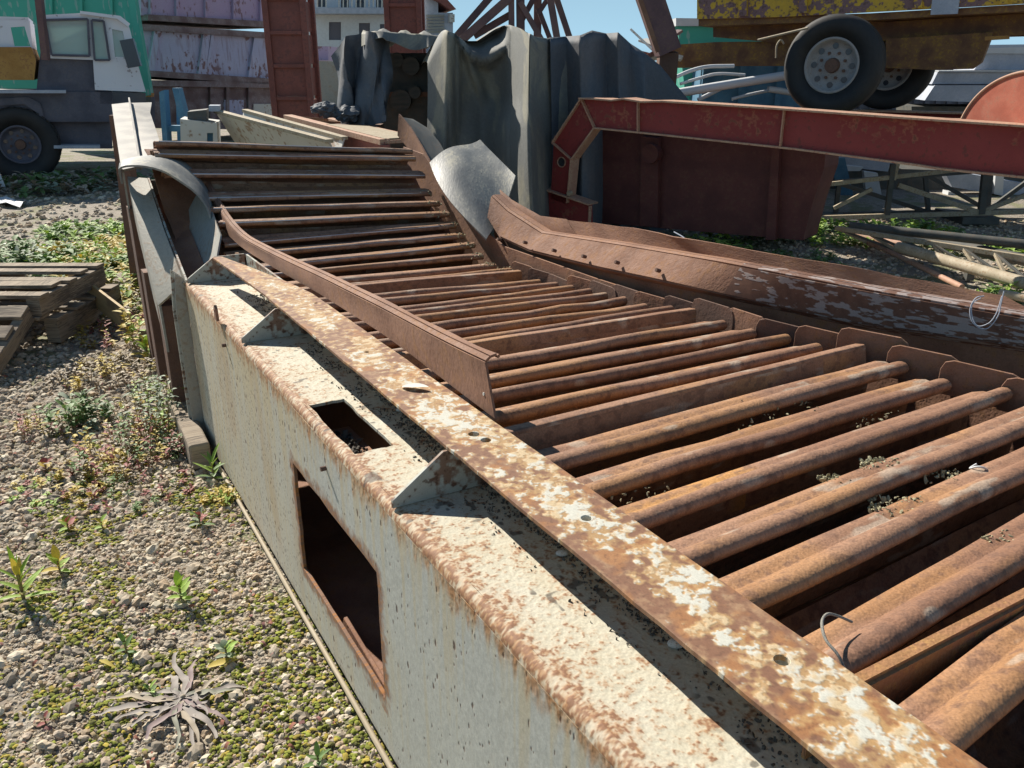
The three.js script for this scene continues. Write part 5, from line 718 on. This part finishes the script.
// ================================================================ gravel, moss, weeds
{
  const stoneGeo = [0, 1, 2].map(v => { const g = mergeVertices(new THREE.IcosahedronGeometry(1, 1).deleteAttribute('uv').deleteAttribute('normal')), p = g.attributes.position; for (let i = 0; i < p.count; i++) { const x = p.getX(i), y = p.getY(i), z = p.getZ(i), k = 0.72 + 0.56 * hsh(i + v * 50, v * 7 + 3); p.setXYZ(i, x * k, y * k * 0.62, z * k * 0.85); } const f = g.toNonIndexed(); f.computeVertexNormals(); return f; });
  const lists = [[], [], []], tint = [[0.44, 0.37, 0.27], [0.52, 0.45, 0.35], [0.36, 0.30, 0.225], [0.58, 0.51, 0.39], [0.40, 0.30, 0.20], [0.47, 0.38, 0.29], [0.26, 0.22, 0.17]];
  const add = (x, z, r) => { const c = tint[Math.floor(rnd() * 7)], k = R(0.75, 1.2); lists[Math.floor(rnd() * 3)].push([x, gy(x, z) + r * R(-0.05, 0.35), z, r, c[0] * k, c[1] * k, c[2] * k]); };
  const fill = (n, s0, s1, l0, l1, r0, r1) => { for (let i = 0; i < n; i++) { const s = R(s0, s1), l = R(l0, l1), p = W(s, 0, l); add(p.x, p.z, r0 + (r1 - r0) * Math.pow(rnd(), 2.6)); } };
  fill(27000, -1.3, 0.62, 0.9, 3.2, 0.004, 0.0135); fill(15000, -2.2, 0.55, 3.2, 5.4, 0.007, 0.022); fill(9000, -5, 0.45, 5.4, 9, 0.011, 0.03); fill(5000, -8, 1.5, 9, 15, 0.018, 0.045); fill(900, -1.2, 0.5, 1.0, 4.2, 0.013, 0.021); fill(45000, -1.2, 0.6, 0.9, 3.4, 0.0018, 0.0055); fill(500, -1.2, 0.5, 1.0, 4.0, 0.016, 0.026); 
  for (let i = 0; i < 9000; i++) add(R(1.6, 7.5), R(-9.5, -3.5), R(0.008, 0.024));
  const mtx = new THREE.Matrix4(), q = new THREE.Quaternion(), e = new THREE.Euler(), col = new THREE.Color();
  lists.forEach((ls, v) => { const im = new THREE.InstancedMesh(stoneGeo[v], M.stone, ls.length); ls.forEach((s, i) => { e.set(R(-0.5, 0.5), R(0, 6.28), R(-0.5, 0.5)); q.setFromEuler(e); mtx.compose(V3(s[0], s[1], s[2]), q, V3(s[3] * R(0.8, 1.25), s[3], s[3])); im.setMatrixAt(i, mtx); im.setColorAt(i, col.setRGB(s[4], s[5], s[6])); }); im.name = numbered('gravel'); im.castShadow = im.receiveShadow = true; info(im, ['loose grey and beige gravel stones covering the yard', 'angular pale gravel chips strewn over the yard', 'flat brownish gravel pebbles strewn over the yard'][v], 'gravel', null, 'stuff'); scene.add(im); });
  // moss cushions along the frame and in patches
  const mg = mergeVertices(new THREE.IcosahedronGeometry(1, 2).deleteAttribute('uv').deleteAttribute('normal')), mp = mg.attributes.position; for (let i = 0; i < mp.count; i++) { const k = 0.7 + 0.5 * hsh(i, 77); mp.setXYZ(i, mp.getX(i) * k, Math.max(-0.1, mp.getY(i)) * k * 0.6, mp.getZ(i) * k); } mg.computeVertexNormals();
  const ms = []; for (let i = 0; i < 110000 && ms.length < 21000; i++) { const s = R(-1.3, 0.6), l = R(0.9, 4.2), p = W(s, 0, l), n = fbm(p.x * 2.4 + 7, p.z * 2.4 + 3, 4), f = fbm(p.x * 11, p.z * 11 + 9, 3), edge = step(-0.35, 0.40, s) * step(3.4, 2.2, l) * 0.13; if (n * 0.6 + f * 0.4 + edge > 0.58 + R(-0.035, 0.035)) ms.push([p.x, p.z, R(0.0025, 0.008)]); }
  const im = new THREE.InstancedMesh(mg, M.mossM, ms.length); ms.forEach(([x, z, r], i) => { e.set(R(-0.2, 0.2), R(0, 6.28), R(-0.2, 0.2)); q.setFromEuler(e); mtx.compose(V3(x, gy(x, z) + R(0.000, 0.010), z), q, V3(r * R(0.8, 1.6), r * R(0.5, 0.9), r)); im.setMatrixAt(i, mtx); const k = R(0.6, 1.3), y = rnd(); im.setColorAt(i, y < 0.22 ? col.setRGB(0.34 * k, 0.27 * k, 0.05 * k) : y < 0.4 ? col.setRGB(0.13 * k, 0.13 * k, 0.035 * k) : col.setRGB(0.21 * k, 0.23 * k, 0.035 * k)); }); im.name = 'moss'; info(im, 'yellow-green moss growing between the stones beside the painted frame', 'moss', null, 'stuff'); im.castShadow = im.receiveShadow = true; scene.add(im);
  // dry leaf litter and red-brown scraps of dead weed
  const lg = new THREE.PlaneGeometry(1, 0.45, 3, 1); lg.rotateX(-Math.PI / 2); { const p = lg.attributes.position; for (let i = 0; i < p.count; i++) p.setY(i, 0.18 * Math.cos(p.getX(i) * 3)); } lg.computeVertexNormals();
  const ll = []; for (let i = 0; i < 2600; i++) { const near = rnd() < 0.6, p = near ? W(R(-1.2, 0.5), 0, R(1.1, 4.6)) : W(R(-4, 0.4), 0, R(4.6, 9)); ll.push([p.x, p.z, R(0.008, 0.022) * (near ? 1 : 1.6)]); }
  const li = new THREE.InstancedMesh(lg, flat(1, 1, 1, 0.9, 0, { side: THREE.DoubleSide }), ll.length); ll.forEach(([x, z, r], i) => { e.set(R(-0.7, 0.7), R(0, 6.28), R(-0.7, 0.7)); q.setFromEuler(e); mtx.compose(V3(x, gy(x, z) + R(0.006, 0.02), z), q, V3(r, r, r)); li.setMatrixAt(i, mtx); const c = [[0.30, 0.12, 0.08], [0.34, 0.24, 0.12], [0.22, 0.10, 0.09], [0.40, 0.30, 0.16]][Math.floor(rnd() * 4)]; li.setColorAt(i, col.setRGB(...c)); }); li.name = 'leaf_litter'; info(li, 'small dry brown and reddish plant scraps among the gravel', 'litter', null, 'stuff'); li.castShadow = li.receiveShadow = true; scene.add(li);
}
// a leaf blade: from base along dir, with width w, drooping by bend
function leaf(b, dir, len, w, bend, tip = 0.12, n = 5, wav = 0, rag = 0) {
  const d = dir.clone().normalize(), side = d.clone().cross(V3(0, 1, 0)); if (side.length() < 0.05) side.set(1, 0, 0); side.normalize(); const up = side.clone().cross(d).normalize(), rows = [];
  for (let i = 0; i <= n; i++) { const t = i / n, c = b.clone().addScaledVector(d, len * t).add(V3(0, -bend * t * t, 0)).addScaledVector(side, wav * Math.sin(t * 6)), ww = w * 0.5 * (Math.sin(Math.PI * (0.12 + 0.82 * Math.pow(t, 0.85))) + (i === n ? tip - 0.2 : 0)) * (1 + rag * R(-0.8, 0.5)); if (rag) c.y += R(-0.004, 0.006); rows.push([c.clone().addScaledVector(side, -ww).addScaledVector(up, ww * 0.35), c, c.clone().addScaledVector(side, ww).addScaledVector(up, ww * 0.35)]); }
  return sheet(rows, 0);
}
const sph = (az, el) => V3(Math.cos(el) * Math.cos(az), Math.sin(el), Math.cos(el) * Math.sin(az));
function onGround(x, y) { const p = gp(x, y); p.y = gy(p.x, p.z); return p; }
// small rosette or seedling with separate leaves
function seedling(x, y, h, n, m, label, spread = 0.9, w = 0.3, group) {
  const b = onGround(x, y), t = thing('weed', label, 'weed', b, group);
  part('stem', rod(b, b.clone().add(V3(0, h * 0.6, 0)), h * 0.03 + 0.0008, 5), M.stem, t);
  for (let k = 0; k < n; k++) { const az = k * 2.4 + R(-0.3, 0.3), f = k / n, el = mix(0.25, 1.35, f) * (1.15 - spread * 0.3) + R(-0.1, 0.1); part('leaf', leaf(b.clone().add(V3(0, h * (0.08 + 0.55 * f), 0)), sph(az, el), h * R(0.45, 0.75), h * w * R(0.8, 1.2), h * 0.10), Array.isArray(m) ? m[k % m.length] : m, t); }
}
seedling(24, 600, 0.17, 14, [M.leafLime, M.leafLime, M.leafLime, M.leafYellow], 'tall lime-green seedling with narrow leaves on bare gravel', 0.2, 0.11);
seedling(60, 572, 0.09, 8, [M.leafLime, M.leafYellow], 'small lime seedling casting a dark shadow on the gravel', 0.8, 0.3);
seedling(181, 598, 0.10, 9, M.leafLime, 'bright green seedling near the moss strip', 0.8, 0.24);
seedling(126, 650, 0.075, 5, M.leafGreen, 'single thin green shoot above the dead rosette', 0.3, 0.2);
seedling(226, 652, 0.07, 9, [M.leafSage, M.leafSage, M.leafLime], 'pale sage star-shaped seedling above a yellow leaf', 1.4, 0.3);
seedling(68, 528, 0.07, 9, [M.leafYellow, M.leafLime, M.leafRed], 'yellow and red tinted seedling in the gravel', 1.2, 0.34);
seedling(102, 526, 0.06, 6, [M.leafYellow, M.leafLime], 'yellowish seedling beside the red tinted one', 1.2, 0.36);
seedling(200, 524, 0.08, 12, [M.leafGreen, M.leafSage, M.leafRed], 'dark green seedling with a reddish leaf by the moss', 1.1, 0.25);
seedling(318, 760, 0.06, 8, M.leafGreen, 'dark green seedling beside the bottom flange', 1.2, 0.22);
seedling(214, 480, 0.14, 11, [M.leafLime, M.leafGreen], 'grassy green tuft at the foot of the painted plate', 0.7, 0.14);
seedling(148, 358, 0.16, 10, [M.leafLime, M.leafYellow], 'bright yellow-green seedling beside the dark end post', 0.9, 0.24);
seedling(46, 470, 0.07, 8, [M.leafYellow, M.leafRed], 'orange-yellow dying weed among pale stones', 1.2, 0.4);
seedling(92, 500, 0.06, 7, [M.leafYellow, M.leafDry], 'yellow withered weed on the gravel', 1.2, 0.34);
seedling(150, 690, 0.05, 6, [M.leafGreen, M.leafLime], 'tiny green weed in the moss next to the dead rosette', 1.3, 0.3);
seedling(45, 720, 0.045, 6, [M.leafDry, M.leafRed], 'small reddish dry weed in the gravel', 1.3, 0.3);
single('fallen_leaf', leaf(onGround(208, 666).add(V3(0, 0.02, 0)), V3(1, 0.05, -0.55), 0.085, 0.03, 0.01), M.leafYellow, onGround(208, 666), 'single mustard-yellow leaf lying by the dead rosette', 'leaf');
single('fallen_leaf', leaf(onGround(100, 662).add(V3(0, 0.02, 0)), V3(1, 0, 0.4), 0.06, 0.014, 0.01), M.leafYellow, onGround(100, 662), 'thin yellow leaf lying left of the dead rosette', 'leaf');
// the dead rosette: long grey leaves pressed to the ground
{
  const b = onGround(183, 697).add(V3(0, 0.02, 0)), t = thing('dead_rosette', 'withered grey-mauve weed rosette with long flat leaves on mossy gravel', 'weed', b.clone());
  const tips = [[98, 712], [110, 726], [134, 726], [146, 740], [170, 752], [196, 744], [202, 756], [215, 736], [232, 722], [206, 702], [232, 690], [248, 684], [225, 676], [196, 660], [178, 656], [166, 672], [156, 680], [126, 690], [140, 702], [112, 700], [206, 716], [150, 716]];
  tips.forEach(([x, y], k) => { const e = onGround(x, y).add(V3(0, 0.012, 0)), d = e.clone().sub(b), len = d.length(); d.y = R(0.0, 0.016); part('leaf', leaf(b, d, len * R(0.9, 1.1), R(0.012, 0.026), R(0.004, 0.014), 0.5, 10, R(-0.014, 0.014), 0.5), k % 5 === 3 ? M.leafMauve : k % 7 === 5 ? M.leafDry : k % 6 === 4 ? M.leafFaded : M.leafGrey, t); });
  part('crown', new THREE.SphereGeometry(0.008, 8, 6).translate(b.x, b.y + 0.004, b.z), M.leafDry, t);
}
// leafy weed clumps: many thin stems with small leaves
function clump(x, y, w, h, stems, mats, label, lf = 0.02, group) {
  const b = onGround(x, y), t = thing('weed_clump', label, 'weed', b, group), st = [], by = new Map();
  for (let i = 0; i < stems; i++) {
    const a = R(0, 6.28), rr = w * Math.sqrt(rnd()), p = b.clone().add(V3(Math.cos(a) * rr, 0, Math.sin(a) * rr)), hh = h * R(0.45, 1) * (1 - 0.4 * rr / w), lean = V3(R(-0.25, 0.25), 1, R(-0.25, 0.25)).normalize(), top = p.clone().addScaledVector(lean, hh);
    p.y = gy(p.x, p.z); st.push(rod(p, top, 0.0022, 4, 0.001)); const n = Math.round(R(6, 11)), m = mats[Math.floor(rnd() * mats.length)];
    for (let k = 0; k < n; k++) { const f = 0.25 + 0.75 * k / n, q = p.clone().lerp(top, f); if (!by.has(m)) by.set(m, []); by.get(m).push(leaf(q, sph(k * 2.4 + i, R(-0.2, 0.8)), lf * R(0.7, 1.5), lf * R(0.4, 0.7), lf * 0.2, 0.1, 3)); }
  }
  part('stems', st, M.stem, t).userData.kind = 'stuff'; for (const [m, g] of by) part('foliage', g, m, t).userData.kind = 'stuff';
}
clump(172, 425, 0.22, 0.36, 90, [M.leafSage, M.leafSage, M.leafLime, M.leafYellow, M.leafDry], 'pale sage leafy weed clump against the support timber', 0.030);
clump(130, 455, 0.26, 0.22, 80, [M.leafYellow, M.leafRed, M.leafDry, M.leafGreen], 'yellow and reddish weed clump in front of the sage one', 0.026);
clump(78, 420, 0.14, 0.22, 26, [M.leafSage, M.leafGreen], 'dark green broad-leaved weed clump near the leaning pallet', 0.042);
clump(48, 430, 0.13, 0.17, 26, [M.leafDry, M.leafRed, M.leafYellow], 'brown dried weed clump left of the broad-leaved one', 0.022);
clump(95, 474, 0.20, 0.09, 44, [M.leafYellow, M.leafYellow, M.leafDry], 'low golden weed patch on the gravel', 0.022);
clump(145, 484, 0.24, 0.07, 50, [M.leafRed, M.leafDry, M.leafGreen], 'low reddish creeping weed patch', 0.018);
clump(134, 350, 0.035, 0.42, 7, [M.leafLime, M.leafYellow], 'tall thin yellow-green weed stalks beside the end post', 0.05);
clump(112, 372, 0.30, 0.13, 70, [M.leafDry, M.leafDry, M.leafYellow], 'straw-coloured dry weed patch beside the pallets', 0.028);
clump(165, 392, 0.15, 0.2, 36, [M.leafGreen, M.leafSage, M.leafLime], 'green weeds at the foot of the dark end post', 0.028);
clump(120, 335, 0.3, 0.16, 60, [M.leafDry, M.leafRed, M.leafYellow], 'reddish dry weeds around the timbers', 0.03);
clump(86, 232, 0.5, 0.12, 90, [M.leafLime, M.leafGreen], 'bright green grassy patch in the sunny track', 0.07);
clump(120, 275, 0.5, 0.16, 90, [M.leafLime, M.leafGreen, M.leafYellow], 'green and yellow weeds behind the pallet pile', 0.06);
clump(20, 262, 0.45, 0.25, 60, [M.leafGreen, M.leafGreen, M.leafSage], 'dark green weed clump behind the pallets', 0.08);
clump(60, 268, 0.4, 0.14, 60, [M.leafLime, M.leafGreen], 'light green weeds at the back of the pallet pile', 0.06);
clump(40, 188, 0.9, 0.25, 80, [M.leafGreen, M.leafDry], 'dull weeds in front of the truck wheel', 0.11);
clump(90, 185, 1.0, 0.28, 90, [M.leafGreen, M.leafDry, M.leafSage], 'tall dull weeds under the truck bumper', 0.12);
clump(768, 240, 0.25, 0.5, 40, [M.leafLime, M.leafGreen], 'bright leafy weed growing beside the end of the red gooseneck box', 0.10);
clump(712, 248, 0.4, 0.16, 40, [M.leafGreen, M.leafLime], 'green weeds along the foot of the red gooseneck box', 0.07);
clump(830, 236, 0.6, 0.16, 130, [M.leafLime, M.leafLime, M.leafGreen], 'sunlit lime weed patch under the lattice truss', 0.06);
clump(905, 238, 0.5, 0.2, 80, [M.leafLime, M.leafGreen], 'lime weeds between the truss and the pipes', 0.07);
clump(975, 252, 0.4, 0.2, 40, [M.leafGreen, M.leafLime], 'green weeds behind the thick tan pipe', 0.07);
clump(800, 262, 0.4, 0.1, 40, [M.leafGreen], 'low dark green weeds behind the skirt beam', 0.05);
clump(1000, 302, 0.15, 0.2, 16, [M.leafGreen, M.leafLime], 'small green weed by the short tan pipe end', 0.06);
clump(150, 300, 0.22, 0.3, 40, [M.leafLime, M.leafYellow, M.leafGreen], 'tall sunlit yellow-green weeds beside the far end posts', 0.045);
clump(128, 310, 0.3, 0.2, 60, [M.leafYellow, M.leafDry, M.leafLime], 'yellowing weeds between the timbers and the end posts', 0.04);
clump(100, 255, 0.6, 0.18, 110, [M.leafLime, M.leafYellow], 'sunlit yellow-green grass behind the timbers', 0.06);
clump(185, 445, 0.10, 0.14, 30, [M.leafSage, M.leafDry, M.leafLime], 'mixed weeds crowding the near end of the support timber', 0.026);
clump(60, 490, 0.22, 0.06, 50, [M.leafYellow, M.leafRed, M.leafLime], 'low yellow and red creeping weeds on the open gravel', 0.02);
clump(225, 500, 0.09, 0.06, 26, [M.leafLime, M.leafYellow], 'lime creeping weed along the bottom flange', 0.02);
// ---------------------------------------------------------------- grit, wire and scraps on the conveyor
{
  const g = new THREE.IcosahedronGeometry(1, 0), ls = [], seed = (x, y, n, w, r0, r1) => { for (let i = 0; i < n; i++) { const q = toSHL(onH(x + R(-w, w), y + R(-w * 0.35, w * 0.35), 0.835)), h = panTop(q[0], q[2]); ls.push([W(q[0], h + R(0.004, 0.012), q[2]), R(r0, r1)]); } };
  seed(882, 459, 260, 20, 0.0015, 0.0055); seed(900, 501, 180, 30, 0.0015, 0.0055); seed(945, 470, 60, 20, 0.002, 0.005); seed(860, 480, 50, 22, 0.002, 0.006); seed(1000, 530, 60, 16, 0.002, 0.006); seed(830, 470, 40, 12, 0.002, 0.006); seed(640, 480, 30, 30, 0.002, 0.004); seed(780, 405, 50, 40, 0.002, 0.004); seed(880, 410, 30, 25, 0.002, 0.004);
  for (const k of [24, 25, 26, 27, 28, 29, 30, 31, 32]) for (let i = 0; i < 46; i++) { const q = PANS[k], o = rnd() * rnd(); ls.push([W(2.04 - o * 0.14, q[3] + R(-0.01, 0.012), q[2] + R(-0.03, 0.03)), R(0.002, 0.006)]); }
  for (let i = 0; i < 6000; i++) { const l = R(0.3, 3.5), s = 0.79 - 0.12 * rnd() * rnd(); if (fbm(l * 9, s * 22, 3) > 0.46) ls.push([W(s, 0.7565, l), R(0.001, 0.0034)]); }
  for (let i = 0; i < 260; i++) { const l = R(1.72, 2.05), s = R(0.58, 0.67); ls.push([W(s, 0.665, l), R(0.003, 0.010)]); }
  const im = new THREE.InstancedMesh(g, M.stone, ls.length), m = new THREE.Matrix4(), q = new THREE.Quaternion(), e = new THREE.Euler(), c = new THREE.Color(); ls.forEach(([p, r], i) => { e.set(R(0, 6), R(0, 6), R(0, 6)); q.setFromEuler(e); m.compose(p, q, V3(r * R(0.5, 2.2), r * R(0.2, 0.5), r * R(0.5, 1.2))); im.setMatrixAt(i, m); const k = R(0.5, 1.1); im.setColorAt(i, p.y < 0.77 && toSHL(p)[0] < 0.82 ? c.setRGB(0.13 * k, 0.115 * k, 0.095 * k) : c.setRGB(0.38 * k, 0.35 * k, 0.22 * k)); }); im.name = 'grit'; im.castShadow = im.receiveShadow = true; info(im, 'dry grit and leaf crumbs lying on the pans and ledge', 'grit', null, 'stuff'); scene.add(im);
  const H = (x, y, h) => onH(x, y, h);
  single('twisted_wire', wire([H(846, 672, 0.845), H(838, 655, 0.862), H(826, 640, 0.87), H(822, 622, 0.875), H(828, 614, 0.87), H(838, 616, 0.862), H(852, 622, 0.85)], 0.0022, 6, 40), M.greySteel, H(838, 640, 0.85), 'short twisted grey wire lying over a pan bead', 'wire');
  single('wire_loop', [wire([onS(1004, 291, 2.33), onS(1001, 304, 2.32), onS(998, 316, 2.31), onS(986, 329, 2.30), onS(974, 324, 2.29), onS(970, 310, 2.29), onS(976, 298, 2.30), onS(984, 296, 2.32)], 0.0017, 6, 50), wire([onS(1002, 296, 2.33), onS(996, 314, 2.31), onS(989, 323, 2.30), onS(978, 326, 2.29), onS(972, 316, 2.29), onS(973, 303, 2.30), onS(981, 298, 2.32)], 0.0015, 6, 50)], M.galv, onS(985, 315, 2.29), 'loop of pale wire hanging on the peeling skirt beam', 'wire');
  single('wire_hook', wire([onS(674, 232, 2.25), onS(684, 238, 2.25), onS(692, 248, 2.24)], 0.003, 6, 20), M.galv, onS(684, 240, 2.25), 'thin pale wire hook on the edge of the brown back plate', 'wire');
  for (const [x, y, r, lb] of [[562, 555, 0.010, 'pale pebble on the shaded ledge near the gusset'], [676, 646, 0.012, 'larger pale pebble on the shaded ledge'], [400, 411, 0.009, 'pale chip on the shaded ledge beside the hatch']]) { const p = H(x, y, 0.757), gg = new THREE.IcosahedronGeometry(r, 1); gg.scale(1.2, 0.6, 0.8); gg.translate(p.x, p.y + r * 0.4, p.z); single('pebble', gg, M.white, p, lb, 'pebble', 'pebbles on the ledge'); }
  { const p = H(402, 387, 0.868), g2 = leaf(p, V3(1, 0.12, 0.3), 0.07, 0.03, 0.0); single('paint_flake', g2, M.white, p, 'curled white paint flake on the flange beside the loose channel', 'paint flake'); }
  { const p = W(1.62, panTop(1.62, 0.86) + 0.004, 0.86), c = []; for (let k = 0; k < 9; k++) c.push(p.clone().add(V3(0.016 * Math.cos(k * 0.6), 0.004 + 0.012 * Math.sin(k * 0.5) ** 2, 0.012 * Math.sin(k * 0.6)))); single('curled_shaving', wire(c, 0.0022, 6, 30), M.render, p, 'curled white shaving lying on the pans', 'shaving'); }
  { const p = H(352, 301, 0.76); single('dark_lump', new THREE.DodecahedronGeometry(0.02, 1).scale(1.4, 0.7, 1).translate(p.x, p.y + 0.01, p.z), M.trussDark, p, 'dark lump of dirt resting on the middle pans', 'dirt lump'); }
}
console.log('plants done');
renderer.render(scene, camera);
